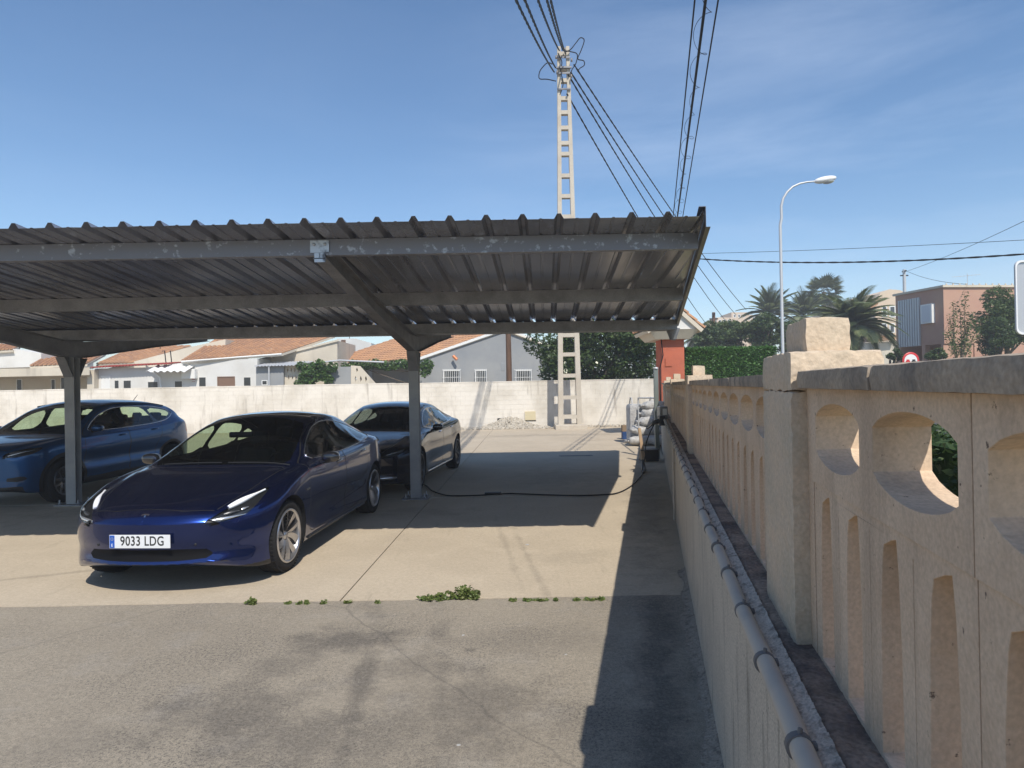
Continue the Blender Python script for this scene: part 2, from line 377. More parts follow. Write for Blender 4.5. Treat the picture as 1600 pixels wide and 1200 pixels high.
# ------------------------------------------------------------------ the ground
def ground_mat(name, base, c2, dark, spots, speck, light=None, bumpd=.004, cracks=False, mott=.12, grain=.12):
    m, t, b = node_mat(name); N = t.nodes.new; K = t.links.new
    b.inputs['Roughness'].default_value = .92; b.inputs['Specular IOR Level'].default_value = .25
    tcn = N('ShaderNodeTexCoord'); P = tcn.outputs['Object']
    def noise(sc, det=5, ro=.6, vec=P, stretch=None):
        if stretch:
            g = N('ShaderNodeMapping'); g.inputs['Scale'].default_value = stretch; K(vec, g.inputs['Vector']); vec = g.outputs[0]
        n = N('ShaderNodeTexNoise'); n.inputs['Scale'].default_value = sc; n.inputs['Detail'].default_value = det; n.inputs['Roughness'].default_value = ro
        K(vec, n.inputs['Vector']); return n.outputs[0]
    def ramp(v, lo, hi, a=0., bb=1.):
        r = N('ShaderNodeMapRange'); r.inputs[1].default_value = lo; r.inputs[2].default_value = hi; r.inputs[3].default_value = a; r.inputs[4].default_value = bb
        K(v, r.inputs[0]); return r.outputs[0]
    def math_(op, a, bb):
        x = N('ShaderNodeMath'); x.operation = op
        for i, q in enumerate((a, bb)):
            if isinstance(q, (int, float)): x.inputs[i].default_value = q
            else: K(q, x.inputs[i])
        return x.outputs[0]
    def mix(f, a, bb):
        x = N('ShaderNodeMix'); x.data_type = 'RGBA'; K(f, x.inputs['Factor'])
        for k_, q in (('A', a), ('B', bb)):
            if isinstance(q, tuple): x.inputs[k_].default_value = (*q, 1)
            else: K(q, x.inputs[k_])
        return x.outputs['Result']
    col = mix(ramp(noise(.55, 6, .65), .36, .68), base, c2)
    if light: col = mix(ramp(noise(2.3, 6, .6), .54, .78, 0, .7), col, light)
    # dark marks: oil, tyre rubber, damp (fixed to the ground)
    dist = noise(3.2, 6, .7); fac = None
    sep = N('ShaderNodeSeparateXYZ'); K(P, sep.inputs[0])
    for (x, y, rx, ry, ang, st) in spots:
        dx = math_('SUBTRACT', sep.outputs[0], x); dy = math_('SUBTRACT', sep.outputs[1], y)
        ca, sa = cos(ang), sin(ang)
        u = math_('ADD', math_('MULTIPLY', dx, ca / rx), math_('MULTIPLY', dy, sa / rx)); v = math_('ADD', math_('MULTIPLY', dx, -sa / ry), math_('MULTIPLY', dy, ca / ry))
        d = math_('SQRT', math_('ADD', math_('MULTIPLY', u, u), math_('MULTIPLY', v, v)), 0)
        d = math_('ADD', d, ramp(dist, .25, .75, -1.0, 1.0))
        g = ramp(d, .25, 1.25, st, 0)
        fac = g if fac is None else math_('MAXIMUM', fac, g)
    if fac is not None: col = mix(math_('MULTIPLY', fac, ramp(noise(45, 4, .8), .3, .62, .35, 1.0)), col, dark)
    col = mix(ramp(noise(7, 5, .7, stretch=(1, .12, 1)), .60, .8, 0, .35), col, dark)
    x = N('ShaderNodeVectorMath'); x.operation = 'SCALE'; K(col, x.inputs[0]); K(ramp(noise(28, 6, .75), .3, .7, 1 - mott, 1 + mott), x.inputs['Scale']); col = x.outputs[0]
    sp = ramp(noise(speck[0], 3, .8), .3, .7, 1 - speck[1], 1 + speck[1])
    x = N('ShaderNodeVectorMath'); x.operation = 'SCALE'; K(col, x.inputs[0]); K(sp, x.inputs['Scale']); col = x.outputs[0]
    gm = math_('MULTIPLY', ramp(noise(62, 3, .9), .50, .60, 0, 1), ramp(noise(.85, 5, .65), .40, .62, grain * .2, grain)); col = mix(gm, col, dark)
    vo = N('ShaderNodeTexVoronoi'); vo.inputs['Scale'].default_value = speck[0] * .45; K(P, vo.inputs['Vector'])
    col = mix(ramp(vo.outputs['Distance'], .10, .22, speck[2], 0), col, dark)
    if cracks:
        wv = N('ShaderNodeTexVoronoi'); wv.feature = 'DISTANCE_TO_EDGE'; wv.inputs['Scale'].default_value = .33
        nn = N('ShaderNodeTexNoise'); nn.inputs['Scale'].default_value = 1.4; nn.inputs['Detail'].default_value = 5; K(P, nn.inputs['Vector'])
        ad = N('ShaderNodeMix'); ad.data_type = 'RGBA'; ad.inputs['Factor'].default_value = .22; K(P, ad.inputs['A']); K(nn.outputs['Color'], ad.inputs['B'])
        K(ad.outputs['Result'], wv.inputs['Vector']); col = mix(ramp(wv.outputs[0], .0, .003, .4, 0), col, dark)
    K(col, b.inputs['Base Color'])
    u = N('ShaderNodeBump'); u.inputs['Strength'].default_value = .8; u.inputs['Distance'].default_value = bumpd; K(noise(speck[0] * .8, 4, .8), u.inputs['Height']); K(u.outputs[0], b.inputs['Normal'])
    return m
def spot(px, py, rx, ry, ang, st):
    p = gr(px, py); return (p.x, p.y, rx, ry, ang, st)
m_asph = ground_mat('worn_grey_asphalt', (.345, .300, .236), (.285, .247, .195), (.085, .078, .072), [
    spot(540, 1003, .35, .30, .3, .8), spot(560, 1085, .09, 1.3, .12, .75), spot(690, 1085, .10, 1.3, .12, .55), spot(740, 1100, .35, .5, .2, .6), spot(360, 1110, .45, .35, .2, .65),
    spot(120, 1160, .5, .2, .2, .3), spot(735, 1015, .05, .05, 0, .8), spot(1030, 1080, .14, 3, -.2, .8), spot(930, 1120, .3, .3, 0, .35), spot(850, 1000, .6, .25, 0, .3), spot(480, 1150, .5, .3, 0, .6), spot(620, 1150, .4, .5, 0, .45), spot(430, 1040, .3, .2, 0, .4), spot(660, 1040, .25, .2, .3, .5)], (190, .38, .75), (.33, .30, .26), cracks=True, mott=.2, grain=.85)
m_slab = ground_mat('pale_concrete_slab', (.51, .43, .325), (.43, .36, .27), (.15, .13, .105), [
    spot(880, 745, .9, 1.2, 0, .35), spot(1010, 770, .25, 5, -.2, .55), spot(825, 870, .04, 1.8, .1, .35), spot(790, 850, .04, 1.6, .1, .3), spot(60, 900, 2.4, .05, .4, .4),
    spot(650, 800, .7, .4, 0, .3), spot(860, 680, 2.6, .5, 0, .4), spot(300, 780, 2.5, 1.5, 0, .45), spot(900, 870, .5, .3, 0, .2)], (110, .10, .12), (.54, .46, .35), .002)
m_dirt = ground_mat('bare_earth', (.32, .27, .20), (.24, .20, .14), (.14, .12, .09), [], (60, .2, .3))
m_verge = ground_mat('verge_earth', (.22, .20, .11), (.14, .15, .06), (.07, .07, .03), [], (60, .25, .3))
m_road = ground_mat('street_asphalt', (.10, .098, .095), (.08, .08, .08), (.04, .04, .04), [], (140, .2, .4))

def WL(d, c, z): return Vector((.209 * d + c, d, z))      # d along the wall, c to its right, z up
g = MB(); g.add([(-420, -150, -.05), (420, -150, -.05), (420, 620, -.05), (-420, 620, -.05)], [(0, 1, 2, 3)]).build('ground', m_dirt)['kind'] = 'structure'
mb = MB(); nx = 40; ys = [-9 + i * .6 for i in range(24)]; ys = [y for y in ys if y < 5.2]
mb.hexa([Vector(p) for p in ((-30, -9, -.12), (.209 * -9 + .3, -9, -.12), (.209 * 5.15 + .3, 5.15, -.12), (-30, 5.15, -.12), (-30, -9, 0), (.209 * -9 + .3, -9, 0), (.209 * 5.15 + .3, 5.15, 0), (-30, 5.15, 0))])
x = -24.; pr_ = [];
while x < 1.42: pr_.append((x, 5.272 + .007 * sin(x * 2.1) + .006 * sin(x * 7.3) + random.uniform(-.007, .005))); x += .045
mb.add([(x, 5.15, 0) for x, y in pr_] + [(x, y, 0) for x, y in pr_] + [(x, y + .002, -.06) for x, y in pr_], [(i, i + 1, i + 1 + len(pr_), i + len(pr_)) for i in range(len(pr_) - 1)] + [(i + len(pr_), i + 1 + len(pr_), i + 1 + 2 * len(pr_), i + 2 * len(pr_)) for i in range(len(pr_) - 1)])
a_ = mb.build('asphalt', m_asph); a_['kind'] = 'structure'
# the concrete yard, slab by slab
yard = link('concrete_yard', None); yard['kind'] = 'structure'
ybr = [5.285, 10.15, 15.1, 20.2, 26.9]; xbr = [-1.56 + 5.25 * k for k in range(-6, 3)]
for i in range(len(ybr) - 1):
    y0, y1 = ybr[i], ybr[i + 1] - .012
    for x0, x1 in zip(xbr[:-1], [x - .012 for x in xbr[1:]]):
        sk = .03
        xa, xb, xc, xd = x0 + sk * y0, x1 + sk * y0, x1 + sk * y1, x0 + sk * y1
        lim0, lim1 = .209 * y0 + .3, .209 * y1 + .3
        if xa > lim0 + 2: continue
        xb, xc = min(xb, lim0), min(xc, lim1)
        if xb - xa < .05: xb = xa + .001
        zz = random.uniform(-.003, .0)
        q = MB().hexa([Vector(p) for p in ((xa, y0, -.14), (xb, y0, -.14), (xc, y1, -.14), (xd, y1, -.14), (xa, y0, zz), (xb, y0, zz), (xc, y1, zz), (xd, y1, zz))])
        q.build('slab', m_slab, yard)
# raised street side of the wall
q = MB().hexa([WL(-12, .64, -.06), WL(-12, 4.2, -.06), WL(95, 4.2, -.06), WL(95, .64, -.06), WL(-12, .64, .55), WL(-12, 4.2, .55), WL(95, 4.2, .55), WL(95, .64, .55)]).build('verge', m_verge); q['kind'] = 'structure'
q = MB().hexa([WL(-12, 4.2, -.06), WL(-12, 14, -.06), WL(95, 14, -.06), WL(95, 4.2, -.06), WL(-12, 4.2, .45), WL(-12, 14, .45), WL(95, 14, .45), WL(95, 4.2, .45)]).build('road', m_road); q['kind'] = 'structure'
q = MB().hexa([Vector(p) for p in ((.209 * -12 + 14, -12, -.06), (300, -12, -.06), (300, 300, -.06), (.209 * 95 + 14, 95, -.06), (.209 * -12 + 14, -12, .56), (300, -12, .56), (300, 300, .56), (.209 * 95 + 14, 95, .56))]).build('terrain', m_verge); q['kind'] = 'structure'
# ------------------------------------------------------------------ the wall on the right: rendered base, mortar ledge, cast panels, pillars, coping
ZL = 1.02
wall = empty('boundary_wall', WL(0, .45, 0), label='long beige wall of pierced cast panels on a grey rendered base at right', cat='wall')
wi = wall.matrix_basis.inverted() if False else Matrix.Translation(-Vector(wall.location))
def wall_build(mb, name, m): 
    mb.v = [tuple(Vector(p) - wall.location) for p in mb.v]; return mb.build(name, m, wall)
mb = MB(); vv = []; ds = [-6 + .09 * i for i in range(int(31.5 / .09))]; nc = 4
mb.hexa([WL(-6, .29, -.1), WL(-6, .64, -.1), WL(25.4, .64, -.1), WL(25.4, .29, -.1), WL(-6, .29, ZL - .035), WL(-6, .64, ZL - .035), WL(25.4, .64, ZL - .035), WL(25.4, .29, ZL - .035)])
wall_build(mb, 'base', m_low)
# crumbly mortar nosing and dirty ledge
def strip(c0, c1, z0, z1, n, amp, name, m, dd=.008, front=.05):
    ds_ = []; d = -2.
    while d < 24.5: ds_.append(d); d += dd if d < 4 else dd * (1 + (d - 4) * 1.6)
    mb = MB(); vv = []; k = n + 2
    for d in ds_:
        vv.append(WL(d, c0 + random.uniform(-.002, .002), z0 - front))
        for j in range(n + 1):
            t = j / n; vv.append(WL(d, c0 + (c1 - c0) * t + random.uniform(-.3, .3) * amp, z0 + (z1 - z0) * t + random.uniform(-1, 1) * amp * .6 - (.006 if j == 0 else 0)))
    ff = [(i * k + j, (i + 1) * k + j, (i + 1) * k + j + 1, i * k + j + 1) for i in range(len(ds_) - 1) for j in range(k - 1)]
    mb.add(vv, ff, 0, True); return wall_build(mb, name, m)
strip(.283, .325, ZL - .012, ZL + .004, 8, .0042, 'mortar_nosing', m_mortar)
strip(.322, .66, ZL - .002, ZL + .004, 16, .0035, 'ledge', m_ledge, dd=.012)
fil = MB(); vv = []; nn_ = 9; dd_ = [-1.5 + .025 * i for i in range(300)]
for d in dd_:
    wdt = .075 + .025 * sin(d * 3.1) + .015 * sin(d * 11)
    for j in range(nn_): t = j / (nn_ - 1); vv.append(WL(d + random.uniform(-.006, .006), .291 - wdt * (1 - t) + random.uniform(-.005, .005), .001 + .030 * t * t + random.uniform(-.001, .0015)))
fil.add(vv, [(i * nn_ + j, (i + 1) * nn_ + j, (i + 1) * nn_ + j + 1, i * nn_ + j + 1) for i in range(len(dd_) - 1) for j in range(nn_ - 1)], 0, True)
wall_build(fil, 'mortar_fillet', m_fillet)
T = .104; CP = .40; ZT = EYE - .018
def panel_mesh(d0, d1, holes, hw, slots, sw, jitter=0):
    ZC = EYE - .248; outer = [(d0 + .0015, ZC + .0005), (d1 - .0015, ZC + .0005), (d1 - .0015, ZT), (d0 + .0015, ZT)]; lower = [(d0 + .0015, ZL - .02), (d1 - .0015, ZL - .02), (d1 - .0015, ZC), (d0 + .0015, ZC)]
    hs = []; ls = []
    for hc in holes:
        zc = EYE - .125; p = []
        n = 12
        for i in range(n + 1):
            a = i / n; x = hc + hw * (.5 - a); p.append((x, zc + .040 + .034 * (1 - (2 * a - 1) ** 2) ** .75))
        for i in range(n + 1):
            a = i / n; x = hc - hw * (.5 - a); p.append((x, zc - .040 - .034 * (1 - (2 * a - 1) ** 2) ** .75))
        hs.append(p)
    for sc in slots:
        zt = EYE - .283
        ls.append([(sc - sw * .56, ZL + .008), (sc + sw * .56, ZL + .008), (sc + sw * .54, zt - .30), (sc + sw * .48, zt - .12), (sc + sw * .38, zt - .03), (sc + sw * .30, zt - .004), (sc - sw * .1, zt + .012), (sc - sw * .34, zt + .018), (sc - sw * .44, zt - .04), (sc - sw * .52, zt - .16), (sc - sw * .55, zt - .30)])
    for sc in slots[1:]: c_ = sc + (slots[0] - slots[1]) / 2; ls.append([(c_ - .0012, ZL + .01), (c_ + .0012, ZL + .01), (c_ + .0012, ZC - .03), (c_ - .0012, ZC - .03)])
    mb = MB(); extrude_poly(mb, outer, hs, lambda a, b, t: WL(a, CP + t, b), -.003, T); extrude_poly(mb, lower, ls, lambda a, b, t: WL(a, CP + t, b), .001, T - .001)
    # shallow ribs between the slots
    for sc in []:
        for e in (-1, 1):
            c = sc + e * (sw / 2 + .022)
            mb.box((0, 0, 0), (1, 1, 1), M=None) if False else mb.hexa([WL(c - .016, CP - .004, ZL), WL(c + .016, CP - .004, ZL), WL(c + .016, CP + .001, ZL), WL(c - .016, CP + .001, ZL)] + [WL(c - .016, CP - .004, EYE - .30), WL(c + .016, CP - .004, EYE - .30), WL(c + .016, CP + .001, EYE - .30), WL(c - .016, CP + .001, EYE - .30)])
    ob = wall_build(mb, 'panel', m_panel); fix_normals(ob); bv = ob.modifiers.new('bevel', 'BEVEL'); bv.width = .004; bv.segments = 2; bv.limit_method = 'ANGLE'; bv.angle_limit = radians(35); return ob
def rep(ob, offs):
    for o_ in offs:
        c = ob.copy(); COL.objects.link(c); c.parent = wall; c.location = Vector(ob.location) + WL(o_, 0, 0)
P0 = panel_mesh(.8165, 1.6265, [1.424, 1.019], .328, [1.525, 1.323, 1.120, .918], .092)
rep(P0, [-.81 * k for k in range(1, 6)])
wall_build(MB().hexa([WL(1.628, CP, ZL - .02), WL(1.69, CP, ZL - .02), WL(1.69, CP + T, ZL - .02), WL(1.628, CP + T, ZL - .02), WL(1.628, CP, ZT), WL(1.69, CP, ZT), WL(1.69, CP + T, ZT), WL(1.628, CP + T, ZT)]), 'filler_strip', m_panel)
P1_ = panel_mesh(2.10, 2.928, [2.307, 2.721], .34, [2.204, 2.41, 2.618, 2.824], .095)
rep(P1_, [.83 * k for k in range(1, 5)])
rep(P1_, [4.57 + .925 * k for k in range(0, 5)] + [9.63 + .95 * k for k in range(0, 5)] + [14.85 + .90 * k for k in range(0, 4)])
PIL = [(-3.75, -3.30), (1.68, 2.095), (6.25, 6.66), (11.3, 11.72), (16.5, 16.9)]
def rough_prism(d0, d1, c0, c1, z0, z1, name, m, amp=.0035, n=.03):
    bm = bmesh.new()
    nd, ncc, nz_ = max(2, int((d1 - d0) / n)), max(2, int((c1 - c0) / n)), max(2, int((z1 - z0) / n)); seen = {}
    def V(i, j, k):
        key = (i, j, k)
        if key not in seen:
            e = (i in (0, nd)) + (j in (0, ncc)) + (k in (0, nz_)); ins = .003 * max(0, e - 1)
            a = amp * (1.5 if e > 1 else 1)
            d = d0 + (d1 - d0) * i / nd + (ins if i == 0 else -ins if i == nd else 0); c = c0 + (c1 - c0) * j / ncc + (ins if j == 0 else -ins if j == ncc else 0); z = z0 + (z1 - z0) * k / nz_ - (ins if k == nz_ else 0)
            seen[key] = bm.verts.new(WL(d + random.uniform(-a, a), c + random.uniform(-a, a) * .5, z + random.uniform(-a, a)) - wall.location)
        return seen[key]
    for i in range(nd):
        for j in range(ncc):
            bm.faces.new((V(i, j, nz_), V(i + 1, j, nz_), V(i + 1, j + 1, nz_), V(i, j + 1, nz_))); bm.faces.new((V(i, j, 0), V(i, j + 1, 0), V(i + 1, j + 1, 0), V(i + 1, j, 0)))
        for k in range(nz_):
            bm.faces.new((V(i, 0, k), V(i + 1, 0, k), V(i + 1, 0, k + 1), V(i, 0, k + 1))); bm.faces.new((V(i, ncc, k), V(i, ncc, k + 1), V(i + 1, ncc, k + 1), V(i + 1, ncc, k)))
    for j in range(ncc):
        for k in range(nz_):
            bm.faces.new((V(0, j, k), V(0, j, k + 1), V(0, j + 1, k + 1), V(0, j + 1, k))); bm.faces.new((V(nd, j, k), V(nd, j + 1, k), V(nd, j + 1, k + 1), V(nd, j, k + 1)))
    bmesh.ops.recalc_face_normals(bm, faces=bm.faces[:])
    me = bpy.data.meshes.new(name); bm.to_mesh(me); bm.free(); me.materials.append(m)
    for p in me.polygons: p.use_smooth = True
    me.set_sharp_from_angle(angle=radians(38))
    return link(name, me, wall)
for i, (a, b) in enumerate(PIL):
    n = .022 if i == 1 else .06
    rough_prism(a, b, .357, .60, ZL - .01, EYE - .024, 'pillar', m_pillar, .002, n)
    c = rough_prism(a - .001, b + .001, .356, .601, EYE - .0235, EYE + .078, 'pillar_cap', m_pillar, .0022, n)
    c = rough_prism(a + .06, b - .10, .412, .535, EYE + .078, EYE + .170, 'pillar_block', m_pillar, .0018, n)
def coping_run(a, b, L_):
    n = max(1, round((b - a) / L_)); s = (b - a) / n
    for i in range(n): rough_prism(a + s * i + .002, a + s * (i + 1) - .002, .368 + random.uniform(-.001, .001), .545, EYE - .017, EYE + .027 + random.uniform(-.001, .001), 'coping_stone', m_coping, .0005, .025 if a < 2 else .07)
coping_run(-3.30, 1.672, .56); coping_run(2.10, 6.24, .95); coping_run(6.67, 11.29, .95); coping_run(11.73, 16.49, .95); coping_run(16.91, 20.6, 1)

# ---- grey conduit with clips along the ledge
pipe = empty('conduit_pipe', WL(0, .263, EYE - .672), label='grey plastic conduit pipe clipped along the top of the grey rendered wall', cat='pipe')
mb = MB(); pts = [WL(-1.5 + .35 * i, .263 + .003 * sin(i * 1.7), EYE - .672 + .003 * sin(i * .9)) - pipe.location for i in range(45)]
mb.tube(pts, .0215, 16).build('tube', m_pipe, pipe)
ringm = MB().tube([WL(-.009, 0, 0), WL(.009, 0, 0)], .0255, 18).tube([(0, 0, .02), (0.002, 0, .034)], .0045, 6).tube([(.0, 0, 0), (.03, 0, 0)], .010, 8)
r0 = ringm.build('clip', m_clip, pipe); k = 0
r0.location = WL(1.215, .263, EYE - .672) - pipe.location
for i in range(-2, 34):
    if i == 0: continue
    c = r0.copy(); COL.objects.link(c); c.parent = pipe; c.location = WL(1.215 + .365 * i + random.uniform(-.02, .02), .263, EYE - .672) - pipe.location
# vertical drop conduit and a dark socket box
dp = MB().tube([WL(8.1, .27, ZL - .05), WL(8.1, .27, .02)], .014, 8).tube([WL(8.1, .27, ZL - .3), WL(8.1, .27, ZL - .32)], .02, 8)
ob = dp.build('drop_pipe', m_pipe); tag(ob, 'thin grey pipe running down the rendered wall to the ground', 'pipe')
bx = empty('meter_box', WL(12.6, .23, 1.08), label='small grey electric box on the wall above the black charging plug', cat='electric box')
MB().bevbox((-.07, -.15, -.06), (.07, .15, .18), .01).build('case', mat('grey_box_plastic', (.24, .24, .235), .5), bx)
MB().bevbox((-.078, -.13, .0), (-.0705, .13, .16), .003).build('cover', mat('grey_box_cover', (.30, .30, .295), .4), bx)
MB().bevbox((-.03, -.153, .02), (.05, -.1505, .14), .001).build('label_plate', m_frame, bx)
# ------------------------------------------------------------------ carport with corrugated butterfly roof
YV = 10.12; YF = 5.52; YB = 14.6; RD = .05       # valley, front edge, back edge, rib direction dX/dY
def roofz(y): return EYE + .15 + (1801 / F - .0903 * y if y <= YV else (1801 / F - .0903 * YV) + .075 * (y - YV))
# sheet pan height: eye + A - b*y in front of the valley, rising again behind it
def edgeX(y): return 1.65 + .193 * (y - YF)
cp = empty('carport', (-1.5, YV, 0), label='grey steel carport with corrugated roof shading three parked cars', cat='carport')
O = Vector(cp.location)
def cbuild(mb, name, m, parent=None, fixn=False):
    mb.v = [tuple(Vector(p) - O) for p in mb.v]; ob = mb.build(name, m, cp)
    if fixn: fix_normals(ob)
    return ob
PITCH = .305
def sheet(x0, n, ya, yb, x_clip=True):
    """n ribs wide, from y=ya to y=yb; x0 given at ya"""
    prof = []
    for i in range(n):
        b = x0 + i * PITCH; prof += [(b, 0), (b + .095, 0), (b + .103, .005), (b + .118, .005), (b + .126, 0), (b + .222, 0), (b + .248, .044), (b + .278, .044), (b + PITCH, 0)]
    yst = [ya + (yb - ya) * i / 5 for i in range(6)]; vv = []; k = len(prof); cols = []
    for y in yst:
        for (x, z) in prof:
            X = x + RD * (y - ya); E_ = edgeX(y) - .01
            vv.append((min(X, E_), y, roofz(y) + (z if X < E_ else 0) + random.uniform(-.0015, .0015)))
    off = len(vv); vv += [(x, y, z - .0012) for x, y, z in vv]; ff = []
    for i in range(5):
        for j in range(k - 1):
            a, b, c, d = i * k + j, i * k + j + 1, (i + 1) * k + j + 1, (i + 1) * k + j
            if vv[b][0] - vv[a][0] < 1e-4 and vv[c][0] - vv[d][0] < 1e-4: continue
            ff += [(a, b, c, d), (d + off, c + off, b + off, a + off)]
            if i == 0: ff.append((b, a, a + off, b + off))
            if i == 4: ff.append((d, c, c + off, d + off))
    mb = MB().add(vv, ff); mb_v = [vv[i] for f in ff for i in f]
    if not ff: return
    return cbuild(mb, 'roof_sheet', m_sheet)
xs = edgeX(YF) - PITCH * 4 + .03
i = 0
while xs > -13.5: sheet(xs, 4, YF, YV + .02); xs -= PITCH * 4
sheet(edgeX(YF) + .03, 5, YF, YV + .02)
xs = edgeX(YF) + RD * (YV - YF) + PITCH * 6
while xs > -13.5: sheet(xs, 4, YV + .03, YB); xs -= PITCH * 4
# purlins: C channels under the sheets
def cpurlin(y, hgt, dep, name='purlin', m=None, xl=-13.5, drop=.004):
    z1 = roofz(y) - drop; xr_ = edgeX(y) - .03; t = .004; mb = MB(); seg = 8
    mb.box((xl, y, z1 - hgt), (xr_, y + t, z1)); mb.box((xl, y + t, z1 - hgt), (xr_, y + dep, z1 - hgt + t)); mb.box((xl, y + t, z1 - t), (xr_, y + dep, z1))
    mb.box((xl, y + dep, z1 - hgt + t), (xr_, y + dep + t, z1 - hgt + .02))
    return cbuild(mb, name, m or m_steel)
cpurlin(5.94, .145, .07, m=m_flake); cpurlin(8.04, .15, .07); cpurlin(12.2, .15, .07); cpurlin(YB - .6, .15, .07)
# valley gutter beam
z1 = roofz(YV); mb = MB(); mb.box((-13.5, YV - .14, z1 - .165), (edgeX(YV) - .02, YV - .135, z1 - .012)); mb.box((-13.5, YV - .135, z1 - .165), (edgeX(YV) - .02, YV + .15, z1 - .160)); mb.box((-13.5, YV + .15, z1 - .165), (edgeX(YV) - .02, YV + .155, z1 - .004))
cbuild(mb, 'valley_gutter', m_steel)
# right-hand verge trim, bright outer flange
def vlines(y0, y1, x_in, x_out, zlo, zhi, mb):
    p = []
    for (y, zz) in ((y0, zlo), (y1, zlo), (y0, zhi), (y1, zhi)): pass
    a = [Vector((edgeX(y) + x, y, roofz(y) + z)) for z in (zlo, zhi) for (y, x) in ((y0, x_in), (y0, x_out), (y1, x_out), (y1, x_in))]
    return mb.hexa(a)
for (ya, yb) in ((YF - .02, YV), (YV + .004, YB)):
    mb = MB(); vlines(ya, yb, -.004, .0, -.10, .075, mb); vlines(ya, yb, .0, .035, -.10, -.096, mb); vlines(ya, yb, -.06, -.004, .071, .075, mb)
    cbuild(mb, 'verge_trim', m_zinc if False else m_galv)
# posts with base plates, haunches and rafters
def arm(pts, mb, bw=.06, x0=0, tf=.008):
    """I-beam along y; pts: (y, ztop, zbot)"""
    for (a, b) in zip(pts[:-1], pts[1:]):
        def X(y): return x0 + RD * (y - YV)
        for (l, r, f) in ((-.0035, .0035, 'web'), (-bw, bw, 'top'), (-bw, bw, 'bot')):
            q = []
            for lvl in (0, 1):
                for (P, s) in ((a, l), (a, r), (b, r), (b, l)):
                    y, zt, zb = P
                    if f == 'web': z = (zb + tf) if lvl == 0 else (zt - tf)
                    elif f == 'top': z = zt - tf if lvl == 0 else zt
                    else: z = zb if lvl == 0 else zb + tf
                    q.append(Vector((X(y) + s, y, z)))
            mb.hexa(q)
    return mb
zv = roofz(YV)
def frame(px):
    x0 = px; h = .075; mb = MB()
    zt = zv - .42
    # H column
    for (a, b) in (((-h, -.075, .02), (h, -.067, zt)), ((-h, .067, .02), (h, .075, zt)), ((-.004, -.067, .02), (.004, .067, zt))):
        mb.box((x0 + a[0], YV + a[1], a[2]), (x0 + b[0], YV + b[1], b[2]))
    cbuild(mb, 'post', m_post)
    # flared haunch under the rafter
    mb = MB()
    for s in (-1, 1):
        q = [Vector((x0 - .004, YV + s * .075, zt - .30)), Vector((x0 + .004, YV + s * .075, zt - .30)), Vector((x0 + .004, YV + s * .078, zt - .30)), Vector((x0 - .004, YV + s * .078, zt - .30)),
             Vector((x0 - .004, YV + s * .075, zt)), Vector((x0 + .004, YV + s * .075, zt)), Vector((x0 + .004, YV + s * .26, zt)), Vector((x0 - .004, YV + s * .26, zt))]
        mb.hexa(q)
        q = [Vector((x0 - .07, YV + s * .078, zt - .30)), Vector((x0 + .07, YV + s * .078, zt - .30)), Vector((x0 + .07, YV + s * .088, zt - .30)), Vector((x0 - .07, YV + s * .088, zt - .30)),
             Vector((x0 - .07, YV + s * .26, zt - .002)), Vector((x0 + .07, YV + s * .26, zt - .002)), Vector((x0 + .07, YV + s * .27, zt - .002)), Vector((x0 - .07, YV + s * .27, zt - .002))]
        mb.hexa(q)
    cbuild(mb, 'haunch', m_steel)
    mb = MB(); yA = 5.90
    arm([(yA + .03, roofz(yA) - .02, roofz(yA) - .185), (8.0, roofz(8.0) - .155, roofz(8.0) - .34), (YV - .2, zv - .166, zv - .42), (YV + .2, zv - .166, zv - .42), (12.2, roofz(12.2) - .155, roofz(12.2) - .30), (YB - .4, roofz(YB - .4) - .155, roofz(YB - .4) - .20)], mb, x0=x0)
    cbuild(mb, 'rafter', m_steel)
    xb = x0 + RD * (5.94 - YV); zb = roofz(5.9)
    mb = MB().box((xb - .085, 5.926, zb - .13), (xb + .085, 5.936, zb - .02)).box((xb - .05, 5.93, zb - .215), (xb + .05, 5.937, zb - .132))
    for sx in (-.05, .05): mb.lathe([(0, 0), (.014, 0), (.014, .012), (0, .012)], 6, Matrix.Translation((xb + sx, 5.926, zb - .055)) @ Matrix.Rotation(pi / 2, 4, 'X'))
    cbuild(mb, 'end_plate', m_zinc)
    mb = MB().box((x0 - .20, YV - .17, .004), (x0 + .20, YV + .17, .022))
    pl = cbuild(mb, 'base_plate', m_steel)
    bt = MB()
    bt.tube([(0, 0, 0), (0, 0, .07)], .011, 8).lathe([(0, .0), (.022, .0), (.022, .022), (0, .022)], 6)
    b0 = None
    for sx in (-.14, .14):
        for sy in (-.12, .12):
            if b0 is None: b0 = bt.build('bolt', m_zinc, pl); bb = b0
            else: bb = b0.copy(); COL.objects.link(bb)
            bb.parent = pl; bb.location = Vector((x0 + sx, YV + sy, .022)) - O
    mb = MB().hexa([Vector((x0 + a * 1.0, YV + b, z)) for z, s in ((-.01, 1), (.004, .9)) for a, b in ((-.27 * s, -.23 * s), (.27 * s, -.23 * s), (.27 * s, .23 * s), (-.27 * s, .23 * s))])
    cbuild(mb, 'footing_patch', m_slab)
for px in (-1.50, -6.75, -12.0): frame(px)
